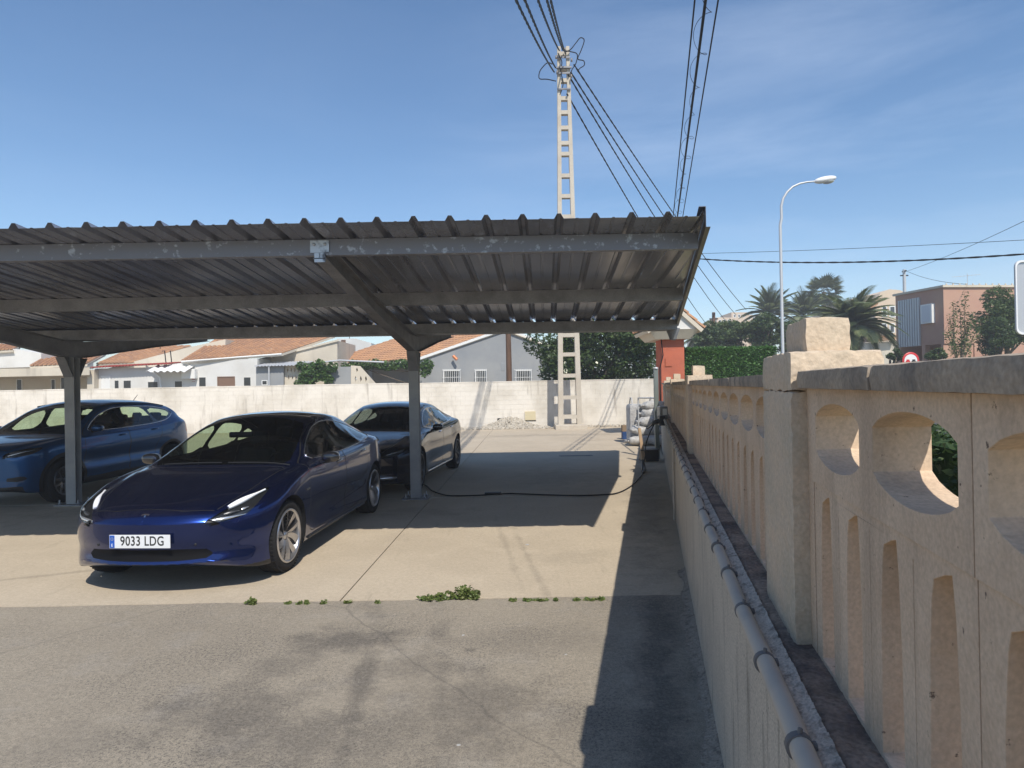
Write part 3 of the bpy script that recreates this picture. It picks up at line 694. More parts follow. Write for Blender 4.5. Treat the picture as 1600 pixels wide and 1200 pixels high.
# ------------------------------------------------------------------ cars
def pchip(xs, ys):
    n = len(xs); h = [xs[i + 1] - xs[i] for i in range(n - 1)]; d = [(ys[i + 1] - ys[i]) / h[i] for i in range(n - 1)]; m = [0] * n
    m[0] = d[0]; m[-1] = d[-1]
    for i in range(1, n - 1):
        if d[i - 1] * d[i] <= 0: m[i] = 0
        else:
            w1 = 2 * h[i] + h[i - 1]; w2 = h[i] + 2 * h[i - 1]; m[i] = (w1 + w2) / (w1 / d[i - 1] + w2 / d[i])
    def f(x):
        if x <= xs[0]: return ys[0]
        if x >= xs[-1]: return ys[-1]
        i = max(j for j in range(n - 1) if xs[j] <= x); t = (x - xs[i]) / h[i]
        return (2 * t**3 - 3 * t**2 + 1) * ys[i] + (t**3 - 2 * t**2 + t) * h[i] * m[i] + (-2 * t**3 + 3 * t**2) * ys[i + 1] + (t**3 - t**2) * h[i] * m[i + 1]
    return f
def sstep(a, b, x):
    t = max(0, min(1, (x - a) / (b - a))); return t * t * (3 - 2 * t)
def sdpoly(P, r=0.0):
    """signed distance to polygon (negative inside), corners rounded by r"""
    n = len(P); E_ = [(P[i][0], P[i][1], P[(i + 1) % n][0] - P[i][0], P[(i + 1) % n][1] - P[i][1]) for i in range(n)]
    def f(x, y):
        d = 1e9; c = False
        for (ax, ay, ex, ey) in E_:
            wx, wy = x - ax, y - ay; t = max(0., min(1., (wx * ex + wy * ey) / (ex * ex + ey * ey + 1e-12)))
            bx, by = wx - ex * t, wy - ey * t; q = bx * bx + by * by
            if q < d: d = q
            if (ay > y) != (ay + ey > y) and x < ax + ex * (y - ay) / ey: c = not c
        d = sqrt(d); return (-d if c else d)
    f.bb = (min(p[0] for p in P) - .06, max(p[0] for p in P) + .06, min(p[1] for p in P) - .06, max(p[1] for p in P) + .06)
    return f
def smoothpoly(P, it=3):
    """Chaikin corner cutting"""
    for _ in range(it):
        Q = []
        for i in range(len(P)):
            a, b = P[i], P[(i + 1) % len(P)]
            Q += [(a[0] * .8 + b[0] * .2, a[1] * .8 + b[1] * .2), (a[0] * .2 + b[0] * .8, a[1] * .2 + b[1] * .8)]
        P = Q
    return P
def catmull(P, n):
    out = []; k = len(P)
    for i in range(k - 1):
        p0 = P[max(i - 1, 0)]; p1 = P[i]; p2 = P[i + 1]; p3 = P[min(i + 2, k - 1)]
        if i == k - 2: p3 = (-P[k - 2][0], P[k - 2][1])       # mirror over the centre line
        for j in range(n):
            t = j / n; out.append(tuple(.5 * ((2 * p1[a]) + (-p0[a] + p2[a]) * t + (2 * p0[a] - 5 * p1[a] + 4 * p2[a] - p3[a]) * t * t + (-p0[a] + 3 * p1[a] - 3 * p2[a] + p3[a]) * t**3) for a in (0, 1)))
    out.append(P[-1]); return out
def cut(bm, f, sel, level=0.0):
    vals = {}
    for v in bm.verts:
        if sel(v.co): vals[v] = f(v.co) - level
    zero = set()
    for e in list(bm.edges):
        a, b = e.verts
        if a in vals and b in vals:
            va, vb = vals[a], vals[b]
            if va * vb < 0:
                t = va / (va - vb)
                if t < .04: zero.add(a)
                elif t > .96: zero.add(b)
                else:
                    _, nv = bmesh.utils.edge_split(e, a, t); zero.add(nv)
    fs = set()
    for v in zero: fs.update(v.link_faces)
    for fc in fs:
        z = [v for v in fc.verts if v in zero]
        if len(z) == 2:
            vs_ = list(fc.verts); i, j = vs_.index(z[0]), vs_.index(z[1])
            if abs(i - j) not in (1, len(vs_) - 1):
                try: bmesh.utils.face_split(fc, z[0], z[1])
                except ValueError: pass
def extract(bm, faces, name, mats, parent, mi=None, off=0.0):
    vm = {}; V = []; N_ = []; Fc = []
    for f in faces:
        ids = []
        for v in f.verts:
            if v not in vm: vm[v] = len(V); V.append(tuple(v.co + v.normal * off)); N_.append(tuple(v.normal))
            ids.append(vm[v])
        Fc.append(ids)
    me = bpy.data.meshes.new(name); me.from_pydata(V, [], Fc)
    for m in mats: me.materials.append(m)
    if mi: me.polygons.foreach_set('material_index', [mi[f] for f in faces])
    me.polygons.foreach_set('use_smooth', [True] * len(Fc)); me.update()
    me.normals_split_custom_set_from_vertices(N_)
    return link(name, me, parent)

def make_wheel(R, Wd, style, rim_r):
    """wheel about local x axis, outer face +x; returns (tyre MB, rim MB)"""
    Mx = Matrix.Rotation(pi / 2, 4, 'Y'); t = MB(); h = Wd / 2
    prof = [(rim_r - .005, h - .018), (rim_r + .012, h - .004), (rim_r + .045, h + .004), (R - .035, h), (R - .012, h - .018), (R - .002, h - .05), (R, 0), (R - .002, -h + .05), (R - .02, -h + .02), (rim_r, -h + .02)]
    t.lathe(prof, 56, Mx)
    for k in range(56):    # tread blocks at the shoulder
        a = 2 * pi * k / 56; M = Matrix.Rotation(a, 4, 'X')
        t.box((h - .055, -.009, R - .012), (h - .012, .009, R - .003), M=M); t.box((-.012, -.010, R - .006), (h - .062, .010, R + .0015), M=M)
    r = MB()
    r.lathe([(rim_r + .008, h - .012), (rim_r + .002, h + .003), (rim_r - .012, h + .001), (rim_r - .020, h - .02), (rim_r - .026, h - .10), (rim_r - .03, -h + .03)], 48, Mx)
    r.lathe([(0, h - .035), (.034, h - .037), (.040, h - .05), (.07, h - .06), (.075, h - .10)], 24, Mx)
    b = MB(); b.lathe([(0, -.02), (rim_r - .03, -.02)], 30, Mx, 0); b.lathe([(.0, .006), (.165, .006), (.17, .0), (.17, -.015)], 36, Mx, 1)
    ns = {'turbine': 10, 'twin': 10, 'five': 10}[style]
    for k in range(ns):
        pair = k % 2; base = 2 * pi * (k // 2) / (ns // 2)
        a0 = base + (-.16 if pair else .16); a1 = base + ((-.40 if style != 'turbine' else -.52) if pair else (.22 if style == 'turbine' else .40))
        w0 = .017; w1 = .040 if (style == 'turbine' and pair) else (.026 if style == 'turbine' else .018)
        p = []
        n = 6; prevq = None
        for i in range(n):
            t0, t1 = i / n, (i + 1) / n
            def pt(tt, s, dz):
                rad = .045 + (rim_r - .02 - .045) * tt; an = a0 + (a1 - a0) * tt; ww = w0 + (w1 - w0) * tt
                bow = -.045 + .012 * sin(pi * tt) + .025 * tt * tt + s * dz
                y, z = rad * cos(an) - s * ww * sin(an), rad * sin(an) + s * ww * cos(an)
                return bow, y, z
            q = []
            for dx in (-.022, 0):
                for (tt, s) in ((t0, -1), (t0, 1), (t1, 1), (t1, -1)):
                    bw, y, z = pt(tt, s, .006 if style == 'turbine' else 0); q.append(Vector((h + bw + dx + (.004 if dx == 0 else 0), y, z)))
            r.add(q, [(3, 2, 1, 0), (4, 5, 6, 7), (0, 1, 5, 4), (2, 3, 7, 6)], 0)
    for k in range(5):
        a = 2 * pi * k / 5 + .3; r.tube([(h - .052, .028 * cos(a) * 1.0, .028 * sin(a)), (h - .04, .028 * cos(a), .028 * sin(a))], .005, 6, 1)
    return t, r, b

def build_car(sp, loc, yaw, label):
    car = empty('parked_car', loc, -yaw, label=label, cat='car')
    Lc = sp['len']; tabs = {k: pchip(*zip(*v)) for k, v in sp['tab'].items()}
    wf, wr = sp['warpf'], sp['warpr']
    def ring(y):
        W, zs, zc, zb, xr, zr, zw = (tabs[k](y) for k in ('W', 'zs', 'zc', 'zb', 'xr', 'zr', 'zw'))
        flr = zs + .02; nar = sp.get('shoulder', .035)
        hood = sstep(sp['cowl'] + .25, sp['cowl'], y) ; rearh = sstep(sp.get('deck', 99) - .2, sp.get('deck', 99), y); hd = max(hood, rearh)
        xb = W - nar - .02 * hd
        P = [(W * .80, flr), (W * .955, zs + .005), (W * .985, zs + (zw - zs) * .35), (W * .992, zs + (zw - zs) * .68), (W, zw), (W - nar * .45, zb - .05), (xb, zb), (xb - .035, zb + .018 + (zr - zb) * .10),
             (xr + (xb - .035 - xr) * .42, zb + (zr - zb) * .62), (xr, zr), (xr * .80, zr + (zc - zr) * .55), (xr * .42, zr + (zc - zr) * .90), (0, zc)]
        return catmull(P, 4)
    ysn = []; y = 0.0
    while y < Lc:
        ysn.append(y); y += .014 if y < .10 else .022 if y < .3 else .035 if y < Lc - .35 else .022 if y < Lc - .08 else .014
    ysn.append(Lc)
    bm = bmesh.new(); grid = []
    fl = sp.get('flat', .5)
    for y in ysn:
        R_ = ring(y); row = []
        pts = [(x, z) for x, z in R_] + [(-x, z) for x, z in reversed(R_[:-1])]
        for x, z in pts:
            q = abs(x) / .9
            yy = y + wf * q**2.3 * (1 - sstep(0, 1.25, y)) - wr * q**2.3 * sstep(Lc - 1.1, Lc, y)
            row.append(bm.verts.new((x, yy, z)))
        grid.append(row)
    k = len(grid[0])
    for i in range(len(grid) - 1):
        for j in range(k - 1): bm.faces.new((grid[i][j], grid[i][j + 1], grid[i + 1][j + 1], grid[i + 1][j]))
        bm.faces.new((grid[i][k - 1], grid[i][0], grid[i + 1][0], grid[i + 1][k - 1]))
    for row, wv, sgn in ((grid[0], wf, 1), (grid[-1], -wr, -1)):       # end caps
        half = k // 2; prev = None; NC = 14; y0 = 0 if sgn > 0 else Lc
        rows = []
        for j in range(half + 1):
            a, b = row[j], row[k - 1 - j]
            if a is b: rows.append([a]); continue
            r = [a]
            for c in range(1, NC):
                x = a.co.x + (b.co.x - a.co.x) * c / NC; r.append(bm.verts.new((x, y0 + wv * (abs(x) / .9)**2.3, a.co.z)))
            r.append(b); rows.append(r)
        for r0, r1 in zip(rows[:-1], rows[1:]):
            if len(r1) == 1:
                for c in range(NC): bm.faces.new((r0[c], r0[c + 1], r1[0]))
            else:
                for c in range(NC): bm.faces.new((r0[c], r0[c + 1], r1[c + 1], r1[c]))
    bmesh.ops.recalc_face_normals(bm, faces=bm.faces[:])
    # fine sculpting
    if 'sculpt' in sp:
        for v in bm.verts: v.co = sp['sculpt'](v.co.copy())
    tagl = bm.faces.layers.int.new('t')
    Lf = bm.verts.layers
    side = lambda f: (lambda co: f(co.y, co.z)); top = lambda f: (lambda co: f(co.y, co.x)); front = lambda f: (lambda co: f(co.x, co.z))
    def mark(name_id, poly, proj, sel, gap=0.0, only=None, smooth=2):
        f = sdpoly(smoothpoly(poly, smooth) if smooth else poly)
        g = {'side': side, 'top': top, 'front': front, 'frontabs': lambda f: (lambda co: f(abs(co.x), co.z)), 'topabs': lambda f: (lambda co: f(co.y, abs(co.x)))}[proj](f); b = f.bb
        def bb(co):
            u, v = {'side': (co.y, co.z), 'top': (co.y, co.x), 'front': (co.x, co.z), 'frontabs': (abs(co.x), co.z), 'topabs': (co.y, abs(co.x))}[proj]
            return b[0] - .05 < u < b[1] + .05 and b[2] - .05 < v < b[3] + .05 and sel(co)
        levels = [0.0] if gap == 0 else [-gap, gap]
        for lv in levels: cut(bm, g, bb, lv)
        for fc in bm.faces:
            c = fc.calc_center_median()
            if bb(c) and (only is None or fc[tagl] in only):
                d = g(c)
                if gap and abs(d) < gap: fc[tagl] = 99
                elif d < 0: fc[tagl] = name_id
    for a in sp['marks']: mark(*a[0:4], **(a[4] if len(a) > 4 else {}))
    # wheel arches
    for (wy, Ra) in sp['arches']:
        cz = sp['R']; fn = lambda co: sqrt((co.y - wy)**2 + (co.z - cz)**2) - Ra
        selA = lambda co: abs(co.x) > .5 and abs(co.y - wy) < Ra + .12 and co.z < cz + Ra + .12
        if sp.get('clad'): cut(bm, fn, selA, .055)
        cut(bm, fn, selA, 0)
        for fc in bm.faces:
            c = fc.calc_center_median()
            if selA(c):
                d = fn(c)
                if d < 0 : fc[tagl] = 100
                elif sp.get('clad') and d < .055 and fc[tagl] in (0, 99, 6, 7): fc[tagl] = 5
    bm.normal_update()
    paint = sp['paint']; groups = {}
    for fc in bm.faces: groups.setdefault(fc[tagl], []).append(fc)
    # body = paint (0), black trim (5), gaps (99)
    fs = groups.get(0, []) + groups.get(99, []) + groups.get(5, []) + groups.get(12, [])
    mi = {}
    for f in fs: mi[f] = {0: 0, 99: 1, 5: 1, 12: 2}[f[tagl]]
    extract(bm, fs, 'body', [paint, m_black, m_roofglass], car, mi)
    names = {1: 'side_window', 2: 'windscreen', 3: 'rear_screen', 4: 'headlight', 6: 'front_door', 7: 'rear_door', 8: 'bonnet', 9: 'roof', 10: 'tail_light', 11: 'air_intake', 13: 'tailgate', 14: 'side_window', 15: 'side_window', 16: 'fog_lamp'}
    matd = {1: m_glass, 14: sp.get('rearglass', m_glass), 15: sp.get('rearglass', m_glass), 2: sp.get('wsglass', m_glass), 3: m_glass, 4: m_lens, 6: paint, 7: paint, 8: paint, 9: m_roofglass, 10: m_red, 11: m_intake, 13: paint, 16: m_black}
    doors = {}
    for t_ in (6, 7, 8, 13, 9, 2, 3, 4, 10, 11, 16, 1, 14, 15):
        fs = groups.get(t_, [])
        if not fs: continue
        paired = t_ in (1, 14, 15, 4, 6, 7, 10, 16)
        for sgn in ((1, -1) if paired else (0,)):
            sub = [f for f in fs if sgn == 0 or f.calc_center_median().x * sgn > 0]
            if not sub: continue
            par = car
            if t_ == 1: par = doors.get((6, sgn), car)
            if t_ == 14: par = doors.get((7, sgn), car)
            ob = extract(bm, sub, names[t_], [matd[t_]], par)
            if t_ in (6, 7): doors[(t_, sgn)] = ob
            if t_ == 4:     # lamp innards: bowl behind the lens with bright elements
                extract(bm, sub, 'lamp_bowl', [sp.get('bowl', m_black)], ob, off=-.022)
                for (x0_, y0_, z0_, x1_, y1_, z1_, rr) in sp.get('lampbars', []):
                    a, b = Vector((x0_ * sgn, y0_, z0_)), Vector((x1_ * sgn, y1_, z1_))
                bv = BVHTree.FromPolygons([v.co for v in bm.verts], [[v.index for v in f.verts] for f in bm.faces]) if False else None
    bm.verts.index_update(); bm.faces.index_update()
    body_bvh = BVHTree.FromPolygons([v.co.copy() for v in bm.verts], [[v.index for v in f.verts] for f in bm.faces if f[tagl] != 100])
    def onside(y, z, sgn, off=.002):
        h = body_bvh.ray_cast(Vector((1.6 * sgn, y, z)), Vector((-sgn, 0, 0)))
        return (h[0] + h[1] * off * (1 if h[1].x * sgn > 0 else -1)) if h[0] is not None else Vector((.8 * sgn, y, z))
    def onfront(x, z, off=.002):
        h = body_bvh.ray_cast(Vector((x, -1, z)), Vector((0, 1, 0)))
        return (h[0] + h[1] * off * (1 if h[1].y < 0 else -1)) if h[0] is not None else Vector((x, .2, z))
    def ontop(x, y, off=.002):
        h = body_bvh.ray_cast(Vector((x, y, 2.5)), Vector((0, 0, -1))); return h[0] + h[1] * off * (1 if h[1].z > 0 else -1)
    # window surround trim
    for (loop, r_, m_) in sp.get('trims', []):
        sm = smoothpoly(loop, 2)
        for sgn in (1, -1):
            pts = [onside(y, z, sgn, .001) for y, z in sm]; pts.append(pts[0])
            MB().tube(pts, r_, 6, cap=False).build('window_trim', m_, car)
    for (x0_, z0_, x1_, z1_, rr, mm) in sp.get('frontbars', []):
        for sgn in (1, -1):
            n = 8; pts = [onfront((x0_ + (x1_ - x0_) * i / n) * sgn, z0_ + (z1_ - z0_) * i / n, -.006) for i in range(n + 1)]
            rad = [rr * (.35 + .65 * sin(pi * min(1, i / n + .18))) for i in range(n + 1)]
            MB().tube(pts, rad, 8).build('lamp_element', mm, car)
    # handles
    for (t_, y0_, y1_, z_) in sp['handles']:
        for sgn in (1, -1):
            p = doors.get((t_, sgn), car); mb = MB()
            a, b = onside(y0_, z_, sgn, .004), onside(y1_, z_ + .01, sgn, .004)
            n = 6; pts = [a.lerp(b, i / n) + Vector((sgn * .022 * sin(pi * i / n) * sp.get('hproud', .25), 0, 0)) for i in range(n + 1)]
            mb.tube(pts, [.006] + [.013] * (n - 1) + [.006], 8); mb.build('door_handle', sp.get('hmat', paint), p)
    # character crease strips etc are in the shape; wheels
    tb, rb, bb_ = make_wheel(sp['R'], .235, sp['wheel'], sp['rim'])
    proto = None
    for wy, Ra in sp['arches']:
        for sgn in (1, -1):
            wh = link('wheel', None, car); wh.location = (sgn * (sp['track']), wy, sp['R'] - .004)
            st = sp.get('steer', 0) if wy < 2 else 0
            wh.rotation_euler = (.4 * wy + sgn, 0, (0 if sgn > 0 else pi) + st)
            if proto is None:
                proto = (tb.build('tyre', m_rubber, wh), rb.build('rim', [sp['rimm'], m_dark], wh), bb_.build('brake_disc', [m_dark, m_alloyd], wh))
            else:
                for q in proto: c = q.copy(); COL.objects.link(c); c.parent = wh
            # inner arch liner
            mb = MB(); n = 26; cz = sp['R']; vv = []; xo = sp['track'] + .085
            for i in range(n + 1):
                a = -.35 + (pi + .7) * i / n; yy, zz = wy + (Ra + .001) * cos(a), cz + (Ra + .001) * sin(a)
                xe = onside(wy + (Ra + .012) * cos(a), max(.24, cz + (Ra + .012) * sin(a)), 1, -.004).x
                vv += [(sgn * .5, yy, zz), (sgn * min(xe, .97), yy, zz)]
            ff = [(2 * i, 2 * i + 1, 2 * i + 3, 2 * i + 2) for i in range(n)]
            b0 = len(vv); vv += [(sgn * .5, v[1], v[2]) for v in vv[::2]]; ff.append(tuple(range(b0, b0 + n + 1)))
            mb.add(vv, ff, 0, False); mb.build('wheel_arch_liner', m_dark, car)
    # mirrors
    my, mz = sp['mirror']
    for sgn in (1, -1):
        mb = MB(); p = onside(my + .05, mz - .06, sgn, 0)
        mr = link('door_mirror', None, car)
        mb.ell((p.x + sgn * .115, my + .02, mz), (.095, .06, .058), 16, 0, pw=.8); mb.build('mirror_shell', sp.get('mirrorm', paint), mr)
        q = MB(); q.ell((p.x + sgn * .115, my + .07, mz), (.088, .02, .054), 14, 0, pw=.7); q.build('mirror_glass', m_alloy, mr)
        s = MB(); s.tube([p, (p.x + sgn * .05, my + .03, mz - .05), (p.x + sgn * .10, my + .03, mz - .045)], [.022, .018, .02], 8); s.build('mirror_stalk', m_black, mr)
    # cabin
    cab = link('cabin', None, car); cw = sp['cowl']; fz = sp.get('seatz', .30); mb = MB()
    mb.bevbox((-.70, cw + .28, .55), (.70, cw + .62, sp.get('dashz', .90)), .05); mb.build('dashboard', m_dark, cab)
    mb = MB(); mb.box((-.74, cw + .2, .22), (.74, sp['len'] - .7, .28)); mb.build('floor_pan', m_dark, cab)
    Ms = Matrix.Translation((sp.get('wheelx', .37), cw + .80, .86 + fz - .30)) @ Matrix.Rotation(radians(65), 4, 'X'); mb = MB(); ring_ = [Ms @ Vector((.18 * cos(a), .18 * sin(a), 0)) for a in [2 * pi * i / 20 for i in range(21)]]
    mb.tube(ring_, .014, 6, cap=False); mb.tube([Ms @ Vector((-.17, 0, 0)), Ms @ Vector((.17, 0, 0))], .02, 6); mb.build('steering_wheel', m_dark, cab)
    st = MB(); T_ = Matrix.Rotation(radians(-18), 4, 'X')
    st.bevbox((-.24, -.25, .0), (.24, .27, .16), .05); Mb = Matrix.Translation((0, .24, .12)) @ T_
    st.bevbox((-.23, -.06, 0), (.23, .06, .58), .055, M=Mb); st.bevbox((-.12, -.05, .62), (.12, .045, .80), .045, M=Mb)
    for x in (-.05, .05): st.tube([Mb @ Vector((x, 0, .56)), Mb @ Vector((x, 0, .66))], .007, 6)
    s0 = None
    for (sx, sy, wx_) in ((.37, cw + 1.35, 1), (-.37, cw + 1.35, 1), (.42, cw + 2.25, .95), (-.42, cw + 2.25, .95), (0, cw + 2.28, .7)):
        if s0 is None: s0 = st.build('seat', m_dark, cab); c = s0
        else: c = s0.copy(); COL.objects.link(c); c.parent = cab
        c.location = (sx, sy, fz); c.scale = (wx_, 1, 1)
    # rear-view mirror
    # number plate
    if 'plate' in sp:
        pz, tx = sp['plate']; py = onfront(0, pz, .004).y - .012
        pl = MB().bevbox((-.26, py - .006, pz - .055), (.26, py, pz + .055), .003).build('number_plate', m_plate, car)
        MB().box((-.256, py - .0075, pz - .051), (-.214, py - .0062, pz + .051)).build('plate_band', m_plateblue, pl)
        Mt = Matrix.Translation((0.022, py - .0068, pz + .001)) @ Matrix.Rotation(pi / 2, 4, 'X')
        if tx:
            text_mesh('plate_text', tx, .108, m_ink, pl, Mt, .78, .0006, 1.06)
            text_mesh('plate_country_letter', 'E', .034, m_plate, pl, Matrix.Translation((-.235, py - .0082, pz - .030)) @ Matrix.Rotation(pi / 2, 4, 'X'), .9, .0005)
            mb = MB()
            for i in range(12):
                a = i * pi / 6; mb.box((-.235 + .011 * cos(a) - .0014, py - .0084, pz + .022 + .011 * sin(a) - .0014), (-.235 + .011 * cos(a) + .0014, py - .0076, pz + .022 + .011 * sin(a) + .0014))
            mb.build('plate_stars', mat('plate_yellow', (.8, .65, .05), .5), pl)
    if 'extra' in sp: sp['extra'](car, onside, onfront, ontop)
    bm.free()
    return car

NEARX = lambda co: abs(co.x) > .35
isfront = lambda co: co.y < .95
istop = lambda co: co.z > .55
# ---- saloon with the number plate
A_len = 4.69
tabA = dict(
    W=[(0, .70), (.05, .81), (.12, .87), (.3, .918), (.6, .932), (.85, .932), (1.6, .918), (2.6, .918), (3.72, .922), (4.2, .90), (4.5, .84), (4.62, .77), (4.69, .66)],
    zs=[(0, .27), (.05, .195), (.12, .165), (.3, .148), (.9, .165), (2.4, .185), (3.7, .20), (4.3, .24), (4.6, .32), (4.69, .42)],
    zw=[(0, .44), (.12, .50), (.6, .60), (1.5, .62), (3.0, .66), (4.0, .70), (4.69, .66)],
    zb=[(0, .585), (.04, .63), (.12, .675), (.3, .735), (.55, .795), (.85, .845), (1.15, .885), (1.45, .912), (2.2, .925), (2.8, .94), (3.4, .97), (3.9, 1.0), (4.3, .99), (4.5, .955), (4.62, .88), (4.69, .78)],
    zc=[(0, .605), (.04, .655), (.12, .705), (.3, .765), (.6, .835), (.9, .90), (1.15, .945), (1.25, .975), (1.5, 1.105), (1.8, 1.255), (2.1, 1.375), (2.35, 1.425), (2.65, 1.443), (3.1, 1.41), (3.6, 1.29), (4.0, 1.165), (4.25, 1.08), (4.45, 1.04), (4.56, .99), (4.64, .90), (4.69, .80)],
    xr=[(0, .45), (.3, .62), (.9, .70), (1.25, .745), (1.5, .715), (1.8, .66), (2.2, .60), (2.6, .575), (3.1, .575), (3.6, .60), (4.0, .64), (4.4, .66), (4.69, .5)],
    zr=[(0, .60), (.04, .648), (.12, .695), (.3, .755), (.6, .82), (.9, .875), (1.15, .915), (1.25, .935), (1.5, 1.03), (1.8, 1.17), (2.1, 1.285), (2.35, 1.345), (2.65, 1.37), (3.1, 1.335), (3.6, 1.21), (4.0, 1.10), (4.25, 1.045), (4.45, 1.01), (4.56, .97), (4.64, .89), (4.69, .79)])
def sculptA(p):
    # bumper valley under the nose, hood centre hollow between raised wings
    if p.y < .75 and p.z < .60:
        k = (1 - sstep(.1, .75, p.y)); p.y += .030 * k * exp(-((p.z - .36) / .07)**2) * (1 - .3 * abs(p.x))
    if .1 < p.y < 1.25 and p.z > .6:
        wing = exp(-((abs(p.x) - .70) / .10)**2); p.z += .016 * wing * sstep(.1, .5, p.y) * (1 - sstep(1.0, 1.25, p.y)); p.z -= .008 * exp(-(p.x / .35)**2) * sstep(.1, .4, p.y) * (1 - sstep(1., 1.2, p.y))
    if abs(p.x) > .6 and 1.2 < p.y < 3.6:
        k = sstep(1.2, 1.7, p.y) * (1 - sstep(3.2, 3.6, p.y)); p.x -= math.copysign(.022 * k * exp(-((p.z - .42) / .10)**2), p.x)
    return p
win = [(1.50, .965), (2.2, .968), (2.9, .985), (3.45, 1.02), (3.72, 1.05), (3.74, 1.075), (3.55, 1.16), (3.2, 1.255), (2.8, 1.318), (2.4, 1.325), (2.1, 1.268), (1.8, 1.145)]
SA = dict(len=A_len, tab=tabA, warpf=.37, warpr=.30, cowl=1.15, deck=4.2, R=.335, rim=.245, track=.785, arches=[(.84, .372), (3.715, .372)], paint=m_blue, wheel='turbine', rimm=m_alloy, sculpt=sculptA,
    marks=[
        (8, [(.13, -.50), (.13, .50), (.5, .64), (.9, .70), (1.20, .735), (1.17, .5), (1.13, 0), (1.17, -.5), (1.20, -.735), (.9, -.70), (.5, -.64)], 'top', istop, dict(gap=.004, smooth=1)),
        (2, [(1.26, -.71), (1.215, -.4), (1.20, 0), (1.215, .4), (1.26, .71), (1.7, .655), (2.08, .575), (2.14, .4), (2.17, 0), (2.14, -.4), (2.08, -.575), (1.7, -.655)], 'top', lambda co: co.z > .85, dict(smooth=1)),
        (9, [(2.22, -.53), (2.22, .53), (2.6, .535), (3.2, .53), (3.85, .58), (4.05, .5), (4.05, -.5), (3.85, -.58), (3.2, -.53), (2.6, -.535)], 'top', lambda co: co.z > 1.05, dict(smooth=1)),
        (6, [(1.30, .30), (1.36, .95), (1.52, 1.02), (1.8, 1.185), (2.1, 1.30), (2.42, 1.36), (2.46, 1.2), (2.49, .6), (2.46, .30), (2.3, .26), (1.4, .26)], 'side', NEARX, dict(gap=.0045, smooth=0, only=(0,))),
        (7, [(2.47, .30), (2.50, .6), (2.47, 1.2), (2.43, 1.362), (2.9, 1.35), (3.25, 1.27), (3.52, 1.19), (3.42, .8), (3.28, .66), (3.22, .40), (3.1, .28), (2.6, .26)], 'side', NEARX, dict(gap=.0045, smooth=0, only=(0,))),
        (12, win, 'side', NEARX, dict(only=(0, 6, 7, 99))),
        (1, [(1.62, .985), (2.40, .99), (2.40, 1.305), (2.1, 1.245), (1.85, 1.135)], 'side', NEARX, dict(smooth=1, only=(12,))),
        (14, [(2.50, .99), (3.18, 1.018), (3.10, 1.255), (2.8, 1.30), (2.50, 1.308)], 'side', NEARX, dict(smooth=1, only=(12,))),
        (15, [(3.24, 1.03), (3.60, 1.065), (3.5, 1.135), (3.24, 1.215)], 'side', NEARX, dict(smooth=1, only=(12,))),
        (11, [(-.50, .30), (-.56, .345), (-.47, .395), (.47, .395), (.56, .345), (.50, .30)], 'front', isfront, dict(smooth=1)),
        (5, [(-.9, .1), (-.9, .205), (.9, .205), (.9, .1)], 'front', isfront, dict(smooth=0, only=(0, 99))),
        (4, [(.47, .595), (.55, .655), (.66, .735), (.755, .82), (.80, .80), (.80, .70), (.75, .63), (.60, .595)], 'frontabs', lambda co: co.y < 1.0, dict(smooth=2, only=(0, 8, 99))),
    ],
    trims=[(win, .006, m_chrome)],
    frontbars=[(.60, .700, .765, .800, .027, m_led), (.50, .612, .76, .640, .016, m_lampw), (.60, .655, .70, .675, .016, m_alloyd), (.71, .68, .75, .695, .012, m_lampw)],
    handles=[(6, 2.18, 2.38, .865), (7, 3.1, 3.3, .895)], hmat=m_chrome, hproud=.1, mirror=(1.68, .975), mirrorm=m_roofglass, plate=(.475, '9033 LDG'), steer=-.03, wheelx=.37, rearglass=m_glass)
def extraA(car, onside, onfront, ontop):
    # small chrome T-shaped badge on the nose
    def P(x, z): return onfront(x, z, .003)
    mb = MB(); zc = .650
    pts = lambda L_: [P(x, zc + z) for x, z in L_]
    a = pts([(-.034, .026), (-.018, .031), (0, .032), (.018, .031), (.034, .026), (.032, .019), (.017, .022), (.007, .022), (0, -.034), (-.007, .022), (-.017, .022), (-.032, .019)])
    b = [p + Vector((0, .006, 0)) for p in a]; n = len(a)
    tri = tessellate_polygon([[Vector((p.x, p.z, 0)) for p in a]])
    mb.add(a + b, [tuple(t) for t in tri] + [(i, (i + 1) % n, (i + 1) % n + n, i + n) for i in range(n)]); mb.build('badge', m_chrome, car)
    # side repeater and sensors
    for sgn in (1, -1):
        q = MB(); p0 = onside(1.22, .70, sgn, .004); q.tube([p0, onside(1.30, .705, sgn, .004)], .010, 6); q.build('side_repeater', m_alloyd, car)
    q = MB()
    for x in (-.42, .42): q.ell(tuple(P(x, .43)), (.012, .006, .012), 10)
    q.build('parking_sensor', m_black, car)
    q = MB(); q.bevbox((-.13, 1.72, 1.19), (.13, 1.76, 1.25), .015).build('interior_mirror', m_dark, car)
    for sgn, x in ((1, .12), (-1, -.55)):
        q = MB(); pts_ = [ontop(x + .62 * t, 1.225 + .02 * t, .012) for t in (0, .25, .5, .75, 1)] if sgn > 0 else [ontop(x + .60 * t, 1.225, .012) for t in (0, .25, .5, .75, 1)]
        q.tube(pts_, .007, 6); q.build('wiper', m_black, car)
    for sgn in (1, -1):
        q = MB(); q.tube([onside(1.28 + .15 * i, .215 + .012 * 0, sgn, .006) for i in range(14)], .014, 6); q.build('sill_trim', m_black, car)
SA['extra'] = extraA
build_car(SA, (-3.07, 5.42, 0), .07, 'glossy dark blue saloon with white number plate, nose in the sun under carport edge')

